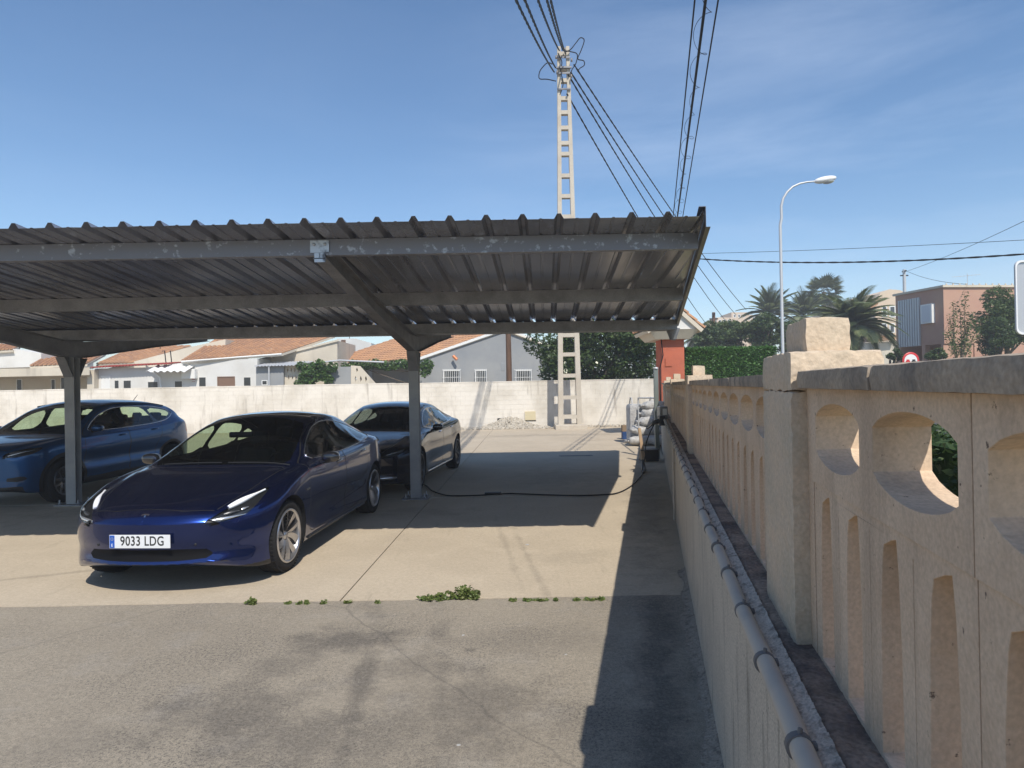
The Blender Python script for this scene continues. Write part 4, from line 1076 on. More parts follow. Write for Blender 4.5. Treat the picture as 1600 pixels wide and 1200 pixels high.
# ---- dark liftback behind it
tabB = {k: [(y * 4.97 / 4.69, v) for y, v in t] for k, t in tabA.items()}
for k_, f_ in (('W', 1.04), ('xr', 1.03)): tabB[k_] = [(y, v * f_) for y, v in tabB[k_]]
def yb(v): return v * 4.97 / 4.69
winB = [(yb(1.52), .965), (yb(2.2), .975), (yb(2.9), 1.0), (yb(3.5), 1.045), (yb(3.78), 1.085), (yb(3.6), 1.15), (yb(3.2), 1.25), (yb(2.8), 1.312), (yb(2.4), 1.318), (yb(2.1), 1.262), (yb(1.8), 1.145)]
def sculptB(p):
    p = sculptA(p)
    if abs(p.x) > .6 and 3.3 < p.y < 4.8: p.x += math.copysign(.02 * sstep(3.3, 3.8, p.y) * (1 - sstep(4.3, 4.8, p.y)) * exp(-((p.z - .8) / .13)**2), p.x)
    return p
def scl(P, proj):
    return [(yb(a), b) for a, b in P]
mB = []
for a in SA['marks']:
    P = scl(a[1], a[2]) if a[2] in ('side', 'top') else a[1]
    if a[0] == 12: P = winB
    if a[0] == 4: P = [(.50, .635), (.62, .66), (.80, .74), (.84, .73), (.80, .66), (.68, .625), (.55, .615)]
    if a[0] == 11: P = [(-.42, .24), (-.40, .33), (.40, .33), (.42, .24)]
    mB.append((a[0], P) + tuple(a[2:]))
mB.append((11, [(-.10, .53), (-.16, .60), (.16, .60), (.10, .53)], 'front', isfront, dict(smooth=1)))
def extraB(car, onside, onfront, ontop):
    for sgn in (1, -1):
        MB().tube([onside(1.45 + .16 * i, .245, sgn, .006) for i in range(13)], .012, 6).build('sill_trim', m_chrome, car)
        mb = MB(); mb.tube([onfront(sgn * x, .30, .004) for x in (.50, .58, .66, .74)], [.02, .03, .03, .015], 8).build('fog_lamp', m_lampw, car)
    q = MB(); q.ell(tuple(onfront(0, .655, .0)), (.03, .006, .03), 12); q.build('badge', m_chrome, car)
SB = dict(SA); SB.update(len=4.97, tab=tabB, arches=[(.93, .382), (3.89, .382)], R=.35, rim=.255, track=.835, paint=m_navy, cowl=1.15 * 1.06, deck=4.45, wheel='five', rimm=m_alloyd, marks=mB, trims=[(winB, .008, m_chrome)],
    frontbars=[(.60, .655, .80, .705, .012, m_lampw)], handles=[(6, 2.32, 2.52, .87), (7, 3.3, 3.48, .90)], mirror=(1.83, .99), mirrorm=m_roofglass, plate=(.475, ''), extra=extraB, sculpt=sculptB, steer=0, wsglass=m_glassd)
SB['plate'] = (.475, '')
build_car(SB, (-2.60, 10.15, 0), .125, 'black-blue liftback parked nose to tail behind the dark blue saloon')

# ---- azure crossover on the left
C_len = 4.39
tabC = dict(
    W=[(0, .70), (.05, .79), (.14, .85), (.3, .89), (.6, .905), (.9, .915), (2.6, .915), (3.5, .918), (3.95, .90), (4.2, .86), (4.32, .80), (4.39, .70)],
    zs=[(0, .30), (.06, .24), (.2, .215), (.9, .23), (3.4, .24), (4.0, .28), (4.39, .40)],
    zw=[(0, .50), (.2, .62), (.9, .72), (2, .74), (3.2, .78), (4.39, .80)],
    zb=[(0, .76), (.05, .82), (.14, .87), (.35, .915), (.7, .955), (1.1, .99), (1.5, 1.01), (2.2, 1.03), (2.9, 1.06), (3.5, 1.11), (3.9, 1.14), (4.15, 1.12), (4.3, 1.0), (4.39, .86)],
    zc=[(0, .80), (.05, .87), (.14, .92), (.35, .965), (.7, 1.01), (.95, 1.04), (1.1, 1.09), (1.5, 1.32), (1.85, 1.495), (2.1, 1.56), (2.5, 1.59), (3.1, 1.575), (3.6, 1.52), (3.85, 1.47), (4.0, 1.38), (4.15, 1.22), (4.3, 1.05), (4.39, .90)],
    xr=[(0, .50), (.35, .64), (.95, .74), (1.1, .76), (1.5, .69), (1.9, .62), (2.5, .60), (3.3, .60), (3.8, .59), (4.1, .66), (4.39, .5)],
    zr=[(0, .79), (.05, .86), (.14, .91), (.35, .955), (.7, .995), (.95, 1.015), (1.1, 1.035), (1.5, 1.23), (1.85, 1.41), (2.1, 1.475), (2.5, 1.505), (3.1, 1.49), (3.6, 1.44), (3.85, 1.40), (4.0, 1.33), (4.15, 1.19), (4.3, 1.03), (4.39, .88)])
winC = [(1.42, 1.065), (2.3, 1.085), (3.05, 1.115), (3.45, 1.165), (3.80, 1.29), (3.70, 1.36), (3.3, 1.435), (2.7, 1.455), (2.2, 1.44), (1.85, 1.34), (1.6, 1.20)]
def sculptC(p):
    if abs(p.x) > .6 and .9 < p.y < 3.9:
        k = sstep(.9, 1.5, p.y) * (1 - sstep(3.5, 3.9, p.y)); s = 1 if p.x > 0 else -1
        p.x += s * .020 * k * exp(-((p.z - (.80 + .06 * (p.y - 1.5))) / .05)**2) - s * .030 * k * exp(-((p.z - .62) / .10)**2) + s * .012 * k * exp(-((p.z - .42 - .03 * p.y) / .05)**2)
    return p
SC = dict(len=C_len, tab=tabC, warpf=.36, warpr=.20, cowl=.98, R=.345, rim=.225, track=.79, arches=[(.88, .385), (3.526, .385)], clad=True, paint=m_azure, wheel='five', rimm=m_alloyd, sculpt=sculptC, shoulder=.045, seatz=.42, dashz=1.02,
    marks=[
        (8, [(.12, -.55), (.12, .55), (.5, .66), (.9, .72), (1.02, .74), (.99, .5), (.96, 0), (.99, -.5), (1.02, -.74), (.9, -.72), (.5, -.66)], 'top', istop, dict(gap=.004, smooth=1)),
        (2, [(1.10, -.73), (1.05, -.4), (1.03, 0), (1.05, .4), (1.10, .73), (1.5, .655), (1.88, .59), (1.95, .4), (1.97, 0), (1.95, -.4), (1.88, -.59), (1.5, -.655)], 'top', lambda co: co.z > .85, dict(smooth=1)),
        (3, [(3.86, -.50), (3.84, .0), (3.86, .50), (4.12, .60), (4.15, 0), (4.12, -.60)], 'top', lambda co: co.z > 1.1, dict(smooth=1)),
        (6, [(1.26, .36), (1.30, 1.03), (1.42, 1.12), (1.62, 1.25), (1.85, 1.375), (2.16, 1.465), (2.31, 1.475), (2.33, 1.1), (2.33, .5), (2.30, .36), (1.5, .33)], 'side', NEARX, dict(gap=.0045, smooth=0, only=(0,))),
        (7, [(2.31, .36), (2.34, .5), (2.34, 1.1), (2.32, 1.475), (3.0, 1.475), (3.2, 1.40), (3.26, 1.15), (3.18, .88), (3.05, .72), (3.02, .45), (2.9, .36)], 'side', NEARX, dict(gap=.0045, smooth=0, only=(0,))),
        (12, winC, 'side', NEARX, dict(only=(0, 6, 7, 99))),
        (1, [(1.62, 1.085), (2.24, 1.10), (2.24, 1.425), (1.95, 1.365), (1.75, 1.26)], 'side', NEARX, dict(smooth=1, only=(12,))),
        (14, [(2.36, 1.10), (3.02, 1.13), (3.10, 1.18), (2.98, 1.425), (2.6, 1.445), (2.36, 1.44)], 'side', NEARX, dict(smooth=1, only=(12,))),
        (15, [(3.16, 1.15), (3.42, 1.19), (3.70, 1.29), (3.62, 1.35), (3.10, 1.415)], 'side', NEARX, dict(smooth=1, only=(12,))),
        (5, [(.9, .1), (.9, .335), (3.4, .355), (3.4, .1)], 'side', NEARX, dict(smooth=0, only=(0, 6, 7, 99))),
        (5, [(-.78, .1), (-.74, .34), (.74, .34), (.78, .1)], 'front', isfront, dict(smooth=0, only=(0, 99))),
        (11, [(-.40, .58), (-.55, .80), (.55, .80), (.40, .58)], 'front', isfront, dict(smooth=1)),
        (11, [(-.42, .30), (-.44, .46), (.44, .46), (.42, .30)], 'front', isfront, dict(smooth=1)),
        (16, [(.58, .42), (.60, .475), (.76, .49), (.78, .44), (.72, .41)], 'frontabs', isfront, dict(smooth=1)),
        (4, [(.54, .775), (.56, .835), (.70, .885), (.84, .90), (.84, .84), (.78, .79), (.65, .765)], 'frontabs', lambda co: co.y < 1.0, dict(smooth=2, only=(0, 8, 99))),
        (10, [(4.02, .88), (4.05, 1.08), (4.30, 1.05), (4.40, .95), (4.3, .88)], 'side', lambda co: abs(co.x) > .5 and co.y > 3.9, dict(smooth=1, only=(0, 99, 3))),
        (5, [(-.8, .2), (-.8, .50), (.8, .50), (.8, .2)], 'front', lambda co: co.y > 4.2, dict(smooth=0, only=(0, 99))),
    ],
    trims=[(winC, .008, m_chrome)], frontbars=[(.60, .80, .80, .868, .014, m_lampw), (.60, .835, .70, .86, .016, m_alloyd)],
    handles=[(6, 2.06, 2.26, .965), (7, 2.92, 3.12, 1.01)], hproud=1.0, mirror=(1.48, 1.12), mirrorm=m_azure, plate=(.52, ''), steer=0)
def extraC(car, onside, onfront, ontop):
    for sgn in (1, -1):
        MB().tube([ontop(sgn * .60, 2.0 + .15 * i, .018) for i in range(12)], .012, 6).build('roof_rail', m_black, car)
    MB().tube([ontop(0, 3.6, 0), ontop(0, 3.72, .16)], [.008, .004], 6).build('aerial', m_black, car)
    MB().tube([onfront(x, .70, .01) for x in (-.3, -.15, 0, .15, .3)], .012, 6).build('grille_bar', m_chrome, car)
SC['extra'] = extraC
build_car(SC, (-8.05, 9.62, 0), .125, 'azure blue crossover with chrome window line behind the left post')
# ------------------------------------------------------------------ whitewashed block wall at the back
YW = 27.0
bw = empty('block_wall', (-8, YW + .1, 0), label='low whitewashed block wall with grey stains across the back of the yard', cat='wall')
def pbuild(mb, name, m, parent, fixn=False):
    o_ = Vector(parent.location); mb.v = [tuple(Vector(p) - o_) for p in mb.v]; ob = mb.build(name, m, parent)
    if fixn: fix_normals(ob)
    return ob
pbuild(MB().box((-30, YW + .012, -.1), (5.93, YW + .2, 1.865)), 'core', m_white, bw)
mb = MB()
for r in range(10):
    x = -30 - (.2 if r % 2 else 0)
    while x < 5.9:
        x1 = min(x + .392, 5.92); j = random.uniform(0, .004); zt = r * .19 + .186 + (random.uniform(-.02, .015) if r == 9 else 0)
        mb.box((max(x, -30), YW - j, r * .19 - .0005), (x1, YW + .013, zt)); x += .3955
blk = pbuild(mb, 'blockwork', m_white, bw); blk['kind'] = 'stuff'
x = -30.; k = 0
while x < 5.9:
    x1 = min(x + 1.2, 5.93); pbuild(MB().box((x + .002, YW - .012, 1.866 + random.uniform(0, .012)), (x1 - .002, YW + .22, 1.905 + random.uniform(0, .02))), 'wall_cap', m_white, bw); x += 1.2
pbuild(MB().bevbox((.50, YW - .05, .30), (.94, YW - .008, .66), .01), 'meter_cover', mat('yellowed_cover', (.62, .54, .36), .7), bw)
pbuild(MB().box((.48, YW - .035, .28), (.96, YW - .009, .30)).box((-.62, YW - .03, .22), (-.36, YW - .009, .40)), 'vent_hole', m_dark, bw)

# ---- concrete ladder-like pylon
tw = empty('concrete_pylon', (2.25, 25.9, 0), label='tall tapering ladder-shaped concrete electricity pylon in front of the white wall', cat='pylon')
H = 15.0; half = lambda z: .47 - .235 * z / H; lw = lambda z: .10 - .035 * z / H; XT = lambda z: 2.25 - .0 * z
dep = lambda z: .34 - .14 * z / H; lean = -.012
for s in (-1, 1):
    mb = MB(); q = []
    for z in (0, H):
        xo, xi = s * half(z), s * (half(z) - 2 * lw(z)); d = dep(z) / 2; a, b = sorted((xo, xi))
        q += [Vector((2.25 + a, 25.9 - d, z)), Vector((2.25 + b, 25.9 - d, z)), Vector((2.25 + b, 25.9 + d, z)), Vector((2.25 + a, 25.9 + d, z))]
    mb.hexa(q); pbuild(mb, 'leg', m_conc, tw)
zr_ = []
for py in (651, 621, 587, 554, 524, 497, 470, 443, 416, 390, 366, 339, 307, 275, 241, 224, 200, 176, 154, 126, 107, 84): zr_.append(at(885, py, 25.9).z)
for z in zr_:
    w_ = half(z) - 2 * lw(z) + .002; d = dep(z) / 2 - .012; t_ = .075
    pbuild(MB().box((2.25 - w_, 25.9 - d, z - t_), (2.25 + w_, 25.9 + d, z + t_)), 'rung', m_conc, tw)
pbuild(MB().bevbox((1.65, 25.35, -.05), (2.88, 26.4, .17), .03), 'footing', m_conc, tw)
top = MB()
for k_ in range(3): top.box((2.0, 25.72, H - .5 - .62 * k_), (2.5, 25.76, H - .44 - .62 * k_)); 
top.box((1.95, 25.70, H - .9), (2.55, 25.78, H - .84))
pbuild(top, 'crossbar', m_galv, tw)['kind'] = 'stuff'
for (dx, dz) in ((-.30, -.5), (.30, -.62), (-.27, -1.1), (.28, -1.25), (.05, -.2)):
    pbuild(MB().lathe([(0, -.06), (.04, -.06), (.03, -.02), (.045, 0), (.03, .02), (.035, .06), (0, .07)], 10, Matrix.Translation((2.25 + dx, 25.66, H + dz))), 'insulator', mat('grey_insulator', (.25, .22, .2), .3), tw)
for pts in ([(869, 126), (855, 123), (843, 122), (843, 112), (848, 104), (856, 97), (864, 100)], [(884, 80), (892, 76), (900, 66), (907, 58), (913, 62), (908, 78), (903, 91), (912, 94), (913, 101), (906, 106), (902, 112)], [(880, 78), (893, 80), (902, 84), (900, 98), (893, 110), (891, 126)], [(872, 82), (878, 96), (876, 110), (880, 130), (874, 150)]):
    P = [at(x, y, 25.68 + .03 * i) for i, (x, y) in enumerate(pts)]; Q = []
    for i in range(len(P) - 1):
        p0, p1, p2, p3 = P[max(i - 1, 0)], P[i], P[i + 1], P[min(i + 2, len(P) - 1)]
        for j in range(5):
            t = j / 5; Q.append(.5 * ((2 * p1) + (-p0 + p2) * t + (2 * p0 - 5 * p1 + 4 * p2 - p3) * t * t + (-p0 + 3 * p1 - 3 * p2 + p3) * t**3))
    pbuild(MB().tube(Q, .020, 6), 'jumper_cable', m_cable, tw)

# ---- overhead cables
def catenary(a, b, sag, n=40, tw=0.0, pitch=.5):
    out = []; Lg = (b - a).length
    for i in range(n + 1):
        t = i / n; p = a.lerp(b, t); p.z -= 4 * sag * t * (1 - t); out.append(p)
    return out
def cable(a, b, sag, r, label, group, twist=True, n=None):
    Lg = (b - a).length; e = empty('overhead_cable', a, label=label, cat='cable', group=group)
    base = catenary(a, b, sag, 60)
    def P(t):
        f = t * 60; i = min(59, int(f)); return base[i].lerp(base[i + 1], f - i)
    if twist:
        m = int(Lg / .16); mb = MB(); s = (b - a).normalized(); u = s.cross(Vector((0, 0, 1))).normalized(); v = s.cross(u)
        for ph in (0, pi):
            mb.tube([P(i / m) - a + (u * cos(i * .9 + ph) + v * sin(i * .9 + ph)) * r * .42 for i in range(m + 1)], r * .8, 5)
        mb.build('strand', m_cable, e)
    else: MB().tube([p - a for p in base], r, 6).build('strand', m_cable, e)
    return e
T0 = lambda x, y: at(x, y, 25.7)
Lb = ['leftmost', 'second from the left', 'middle', 'fourth from the left', 'rightmost']
for i, (xt, yt, xe) in enumerate([(866, 112, 778), (868, 105, 796), (874, 78, 819), (880, 78, 838), (884, 84, 846)]):
    cable(T0(xt, yt), at(xe, -62, 10), .12, .026, f'{Lb[i]} of five black cables rising from the pylon to the top edge', 'cables from the pylon towards the viewer')
Lb4 = ['lowest', 'second lowest', 'second highest', 'highest']
for i, (xt, yt, xe, ye) in enumerate([(886, 146, 1108, 512), (888, 116, 1133, 500), (892, 112, 1150, 492), (897, 100, 1166, 484)]):
    cable(T0(xt, yt), at(xe, ye, 80), .55, .030, f'{Lb4[i]} of four black cables running from the pylon behind the carport', 'cables from the pylon to the far pole')
for i, (xs_, xe, rr) in enumerate([(1093, 1034, .010), (1112, 1035.5, .018), (1134, 1038, .010)]):
    cable(at(xs_, -70, 9.2), at(xe, 498, 60), .30, rr * 1.35, f'{["left thin wire", "thicker middle wire", "right thin wire"][i]} of the three running high above the right wall', 'three wires above the wall', twist=False)
a, b = at(1112, -70, 9.2), at(1035.5, 498, 60); e = tag(link('loose_wire', None), 'thin loose wire coiling around the middle wire high above the wall', 'cable'); base = catenary(a, b, .30, 60); pts = []; m = 420
for i in range(m):
    t = i / m * .55; f = t * 60; k_ = min(59, int(f)); p = base[k_].lerp(base[k_ + 1], f - k_); ph = i * .33 ; am = .05 + .09 * abs(sin(i * .045)); pts.append(p + Vector((cos(ph) * am, 0, sin(ph) * am - .04)))
MB().tube(pts, .005, 4).build('strand', m_cable, e)
cable(at(1040, 400, 34), at(1700, 389, 21), .38, .030, 'thick black cable crossing the sky to the right above the palms', None)
cable(at(1040, 397, 36), at(1700, 369, 24), .10, .011, 'thin wire crossing the sky just above the thick cable', None, twist=False)
cable(at(1413, 425, 60), at(1720, 286, 26), .25, .014, 'thin wire rising to the right from the far pole behind the pink house', None, twist=False)
cable(at(1414, 422, 60), at(1512, 444, 39), .25, .014, 'thin wire drooping from the far pole to the pink house roof', None, twist=False)

# ------------------------------------------------------------------ houses
def tiles(P00, P10, P11, P01, parent, name='roof_tiles', tw_=.235, tl=.42, m=None):
    nu = max(2, int((P10 - P00).length / tw_)); nv = max(2, int((P01 - P00).length / tl)); nrm = (P10 - P00).cross(P01 - P00).normalized()
    if nrm.z < 0: nrm = -nrm
    Vv = []; Ff = []; b = 0
    for j in range(nv):
        for i in range(nu):
            def S_(u, v): return P00.lerp(P10, u).lerp(P01.lerp(P11, u), v)
            u0, u1 = i / nu, (i + .86) / nu; v0, v1 = (j + random.uniform(-.03, .03)) / nv, min(1, (j + 1.12) / nv); r = tw_ * .42
            for (v, lift) in ((v0, .045), (v1, .01)):
                for q in range(5):
                    a = pi * q / 4; Vv.append(S_(u0 + (u1 - u0) * (1 - cos(a)) / 2, v) + nrm * (r * sin(a) + lift))
            for q in range(4): Ff.append((b + q, b + q + 1, b + q + 6, b + q + 5))
            Ff.append((b, b + 1, b + 2, b + 3, b + 4)); b += 10
    o_ = Vector(parent.location); me = bpy.data.meshes.new(name); me.from_pydata([tuple(v - o_) for v in Vv], [], Ff); me.materials.append(m or m_tile); me.update()
    ob = link(name, me, parent); ob['kind'] = 'stuff'
    q = [P00, P10, P11, P01]; pbuild(MB().hexa([p - nrm * .12 for p in q] + q), 'roof_slab', m_housec, parent); return ob
def prism(px, Y, dep_, name, m, parent, holes=()):
    """solid extruded back from an outline on plane y=Y; px = photo outline"""
    P = [at(x, y, Y) for x, y in px]; hs = [[at(x, y, Y) for x, y in h] for h in holes]
    mb = MB(); extrude_poly(mb, [(p.x, p.z) for p in P], [[(p.x, p.z) for p in h] for h in hs], lambda a, b, t: Vector((a, t, b)), Y, Y + dep_)
    return pbuild(mb, name, m, parent, True)
def window(x0, y0, x1, y1, Y, parent, bars=0, m=m_winglass, fw=.05, frm=m_frame, sill=True, proud=.03):
    a, b = at(x0, y1, Y), at(x1, y0, Y); fr = MB(); c = (a + b) / 2
    for q in (((a.x, a.z), (a.x + fw, b.z)), ((b.x - fw, a.z), (b.x, b.z)), ((a.x + fw, a.z), (b.x - fw, a.z + fw)), ((a.x + fw, b.z - fw), (b.x - fw, b.z))):
        fr.box((q[0][0], Y - proud, q[0][1]), (q[1][0], Y + .02, q[1][1]))
    w_ = pbuild(fr, 'window', frm, parent); o_ = Vector(parent.location)
    g = MB().box((a.x + fw, Y - .008, a.z + fw), (b.x - fw, Y + .01, b.z - fw)); g.v = [tuple(Vector(p) - o_) for p in g.v]; g.build('pane', m, w_)
    if bars:
        g = MB(); n = bars
        for i in range(n + 1):
            x = a.x + (b.x - a.x) * i / n; g.box((x - .012, Y - .14, a.z - .05), (x + .012, Y - .116, b.z + .05))
        for z in (a.z - .04, c.z, b.z + .03): g.box((a.x - .05, Y - .115, z - .012), (b.x + .05, Y - .105, z + .012))
        g.v = [tuple(Vector(p) - o_) for p in g.v]; g.build('grille', m_frame, w_)
    return w_
R_ = lambda x0, y0, x1, y1: [(x0, y1), (x1, y1), (x1, y0), (x0, y0)]
# -- grey gabled house
gh = empty('grey_house', (-1.5, 41, 0), label='blue-grey gabled house with terracotta roof and white window grilles behind the wall', cat='house')
A = Vector((-5.5, 39.1, 3.42)); gd = Vector((.97, .24, 0)); ed = Vector((-5.8, 3.4, 0)).normalized()
apex = A + gd * 5.2; apex.z = 5.15; E2 = A + gd * 9.0; E2.z = 3.75
mb = MB(); f0 = [Vector((A.x, A.y, -.1)), Vector((E2.x, E2.y, -.1)), E2, apex, A]
back = [p + ed * .35 for p in f0]; n = 5
mb.add(f0 + back, [(0, 1, 2, 3, 4), (9, 8, 7, 6, 5)] + [(i, (i + 1) % n, (i + 1) % n + n, i + n) for i in range(n)])
pbuild(mb, 'gable_wall', m_houseg, gh, True)
Bk = ed * 7.6; inn = gd * 1.9
q = [A + inn, A + inn + Bk]; mb = MB().hexa([Vector((q[0].x, q[0].y + .4, -.1)), Vector((q[0].x + .3, q[0].y + .5, -.1)), Vector((q[1].x + .3, q[1].y + .3, -.1)), Vector((q[1].x, q[1].y, -.1)), Vector((q[0].x, q[0].y + .4, 3.6)), Vector((q[0].x + .3, q[0].y + .5, 3.6)), Vector((q[1].x + .3, q[1].y + .3, 3.6)), Vector((q[1].x, q[1].y, 3.6))])
pbuild(mb, 'porch_back_wall', m_houseg, gh)
ov = Vector((0, 0, .06)); s_ = -gd * .45 + Vector((0, 0, -.16)); fo = -ed * .18
tiles(A + s_ + fo + ov, A + s_ + Bk + ov, apex + Bk + ov, apex + fo + ov, gh)
tiles(E2 - s_ + fo + Vector((0, 0, -.25)), E2 - s_ + Bk + Vector((0, 0, -.25)), apex + Bk + ov, apex + fo + ov, gh)
def rake(P, Q, name='verge_board'):
    d = (Q - P); up = Vector((0, 0, .16)); o2 = -ed * .20; o3 = -ed * .04
    pbuild(MB().hexa([P + o2, Q + o2, Q + o3, P + o3, P + o2 + up, Q + o2 + up, Q + o3 + up, P + o3 + up]), name, m_frame, gh)
rake(A - gd * .3 - Vector((0, 0, .12)), apex + ov - Vector((0, 0, .05))); rake(apex + ov - Vector((0, 0, .05)), E2 + gd * .3 - Vector((0, 0, .15)))
pbuild(MB().tube([A + s_ - Vector((0, 0, .06)) , A + s_ + Bk - Vector((0, 0, .06))], .05, 8), 'gutter', m_frame, gh)
pbuild(MB().box((-12.2, 43.3, -.1), (-11.9, 43.6, 3.3)).box((-9.0, 41.4, -.1), (-8.75, 41.65, 3.3)), 'porch_post', m_houseg, gh)
for (x0, x1, yy, nb) in ((693, 719, 39.45, 9), (743, 760, 39.85, 6), (805, 830, 40.55, 9)):
    window(x0, 578, x1, 601, yy, gh, bars=nb)
pbuild(MB().tube([at(708, 556, 39.3), at(714, 562, 39.25)], .09, 8), 'wall_lamp', m_orange, gh)
# -- timber pole in front of the grey house
tp = empty('timber_pole', (-.17, 36.5, 0), label='brown timber pole standing in front of the grey gabled house', cat='pole')
MB().tube([(0, 0, -.1), (.02, 0, 3), (0, 0, 6.5)], [.17, .155, .13], 12).build('pole', m_wood, tp)
MB().bevbox((-.42, -.12, 2.55), (-.20, .08, 3.0), .02).build('junction_box', mat('grey_metal_box', (.3, .31, .32), .5), tp)
# -- low white house with red corrugated edge
wh_ = empty('white_house', (-18, 38, 0), label='long low white house with small dark windows and brown shutter behind the wall', cat='house')
Yh = 37.0
prism([(147, 640), (402, 640), (402, 560), (345, 563), (290, 566), (232, 574), (147, 576)], Yh, 5, 'facade', m_housew, wh_)
for (x0, y0, x1, y1) in ((178, 593, 187, 616), (192, 593, 206, 616), (230, 595, 248, 616), (272, 594, 286, 616), (310, 588, 323, 616), (380, 588, 393, 616)):
    window(x0, y0, x1, y1, Yh, wh_, fw=.06, frm=m_housew, proud=.02)
window(340, 588, 367, 616, Yh, wh_, m=m_brownshut, fw=.05, frm=m_brownshut)
window(158, 587, 172, 616, Yh, wh_, m=m_frame, fw=.04)
a_, b_ = at(304, 596, Yh), at(300, 589, Yh); MB()
pbuild(MB().box((b_.x, Yh - .02, a_.z), (b_.x + .17, Yh - .003, b_.z)), 'wall_plaque', m_redroof, wh_)
pbuild(MB().box((b_.x, Yh - .022, a_.z + .02), (b_.x + .17, Yh - .0215, a_.z + .10)), 'plaque_field', m_frame, wh_)
def corr(x0, y0, x1, y1, Y0_, Y1_, m, name, parent, pitch=.18, amp=.03, dz=.5):
    a, b = at(x0, y0, Y0_), at(x1, y1, Y0_); n = int((b.x - a.x) / pitch * 4); mb = MB(); vv = []
    for i in range(n + 1):
        t = i / n; p = a.lerp(b, t); z = amp * sin(2 * pi * i / 4); vv += [(p.x, Y0_, p.z + z), (p.x, Y1_, p.z + dz + z), (p.x, Y0_, p.z + z - .02), (p.x, Y1_, p.z + dz + z - .02)]
    ff = []
    for i in range(n): k = 4 * i; ff += [(k, k + 4, k + 5, k + 1), (k + 2, k + 3, k + 7, k + 6), (k, k + 2, k + 6, k + 4)]
    mb.add(vv, ff); return pbuild(mb, name, m, parent)
corr(140, 574, 262, 568, 36.5, 38.4, m_redroof, 'red_roof_edge', wh_, dz=.16)
corr(228, 580, 290, 580, 35.9, 37.0, m_frame, 'canopy', wh_, pitch=.35, amp=.05, dz=.35)
pbuild(MB().tube([at(228, 572, 36.8), at(250, 590, 36.8), at(252, 612, 36.8)], .05, 8), 'drain_pipe', m_frame, wh_)
P00, P10, P11, P01 = at(283, 565, 36.7), at(440, 553, 37.2), at(523, 525, 44), at(345, 526, 44)
tiles(P00, P10, P11, P01, wh_)
pbuild(MB().tube([P00, P10], .05, 8), 'gutter', m_frame, wh_)
prism([(163, 577), (285, 545), (352, 530), (352, 566), (300, 568), (250, 575)], 40.5, 3.5, 'rear_gable', m_housec, wh_)
tiles(at(150, 570, 40.2), at(205, 568, 40.2), at(300, 541, 46), at(210, 543, 46), wh_, name='rear_roof')
for xx in (257, 266): pbuild(MB().tube([at(xx + 3, 575, 39.8), at(xx, 548, 39.8)], .03, 6), 'vent_pipe', m_dark, wh_)
# -- cream gable between the white house and the grey one
cg = empty('cream_house', (-10, 41, 0), label='cream house gable rising beside the terracotta roof of the white house', cat='house')
prism([(396, 640), (527, 640), (527, 532), (440, 553), (396, 562)], 39, 4.5, 'gable_wall', m_housec, cg)
pbuild(MB().hexa([at(437, 556, 38.9), at(529, 533, 38.9), at(529, 533, 43.6), at(437, 556, 43.6)] + [p + Vector((0, 0, .12)) for p in (at(437, 556, 38.9), at(529, 533, 38.9), at(529, 533, 43.6), at(437, 556, 43.6))]), 'verge_board', m_housec, cg)
prism([(526, 570), (580, 570), (580, 536), (556, 529), (526, 529)], 47, 4, 'upper_storey', m_housew, cg)
window(533, 531, 540, 537, 47, cg, m=m_brownshut, fw=.04, frm=m_brownshut)
pbuild(MB().box(tuple(at(420, 560, 38.6)), tuple(at(427, 545, 38.9))), 'chimney', m_housec, cg)
pbuild(MB().tube([at(462, 571, 37.6), at(530, 563, 37.4), at(600, 566, 37.4)], .05, 8), 'gutter', m_lamp, cg)
# -- grey outbuilding and pierced screen
ob_ = empty('grey_outbuilding', (-14.5, 37, 0), label='small grey outbuilding with tiny square window beside the pierced screen', cat='outbuilding')
prism([(400, 640), (443, 640), (443, 573), (400, 573)], 36.3, 3, 'wall', m_houseg, ob_)
corr(397, 572, 470, 570, 36.0, 38.5, m_lamp, 'sheet_roof', ob_, dz=.3)
window(409, 594, 418, 602, 36.3, ob_, fw=.04)
pbuild(MB().tube([at(420, 571, 36.1), at(421, 640, 36.1)], .05, 8), 'drain_pipe', m_lamp, ob_)
sc = empty('pierced_screen_wall', (-12, 36.5, 0), label='cream screen wall of diamond-pierced blocks overgrown with vine', cat='screen wall')
def leafhole(cx, cy, w_, h_):
    return [(cx, cy + h_), (cx + w_ * .9, cy + h_ * .1), (cx + w_ * .25, cy - h_), (cx - w_ * .3, cy - h_ * .2)]
hs = []
for r, y in enumerate((578, 590)):
    for i in range(11): hs.append(leafhole(449 + i * 5.6 + (1.5 if r else 0), y, 2.0, 4.2))
prism([(444, 640), (508, 640), (508, 570), (444, 572)], 36.5, .16, 'pierced_panel', m_housec, sc, hs)
hs = [leafhole(x, y, 2.6, 5) for x in (555, 563, 571) for y in (592,)] + [leafhole(557, 578, 2.4, 4)]
prism([(548, 640), (592, 640), (589, 602), (562, 572), (548, 571)], 36.5, .16, 'pierced_panel', m_housec, sc, hs)
prism([(508, 640), (548, 640), (548, 573), (508, 573)], 36.45, .3, 'pillar', m_houseg, sc)
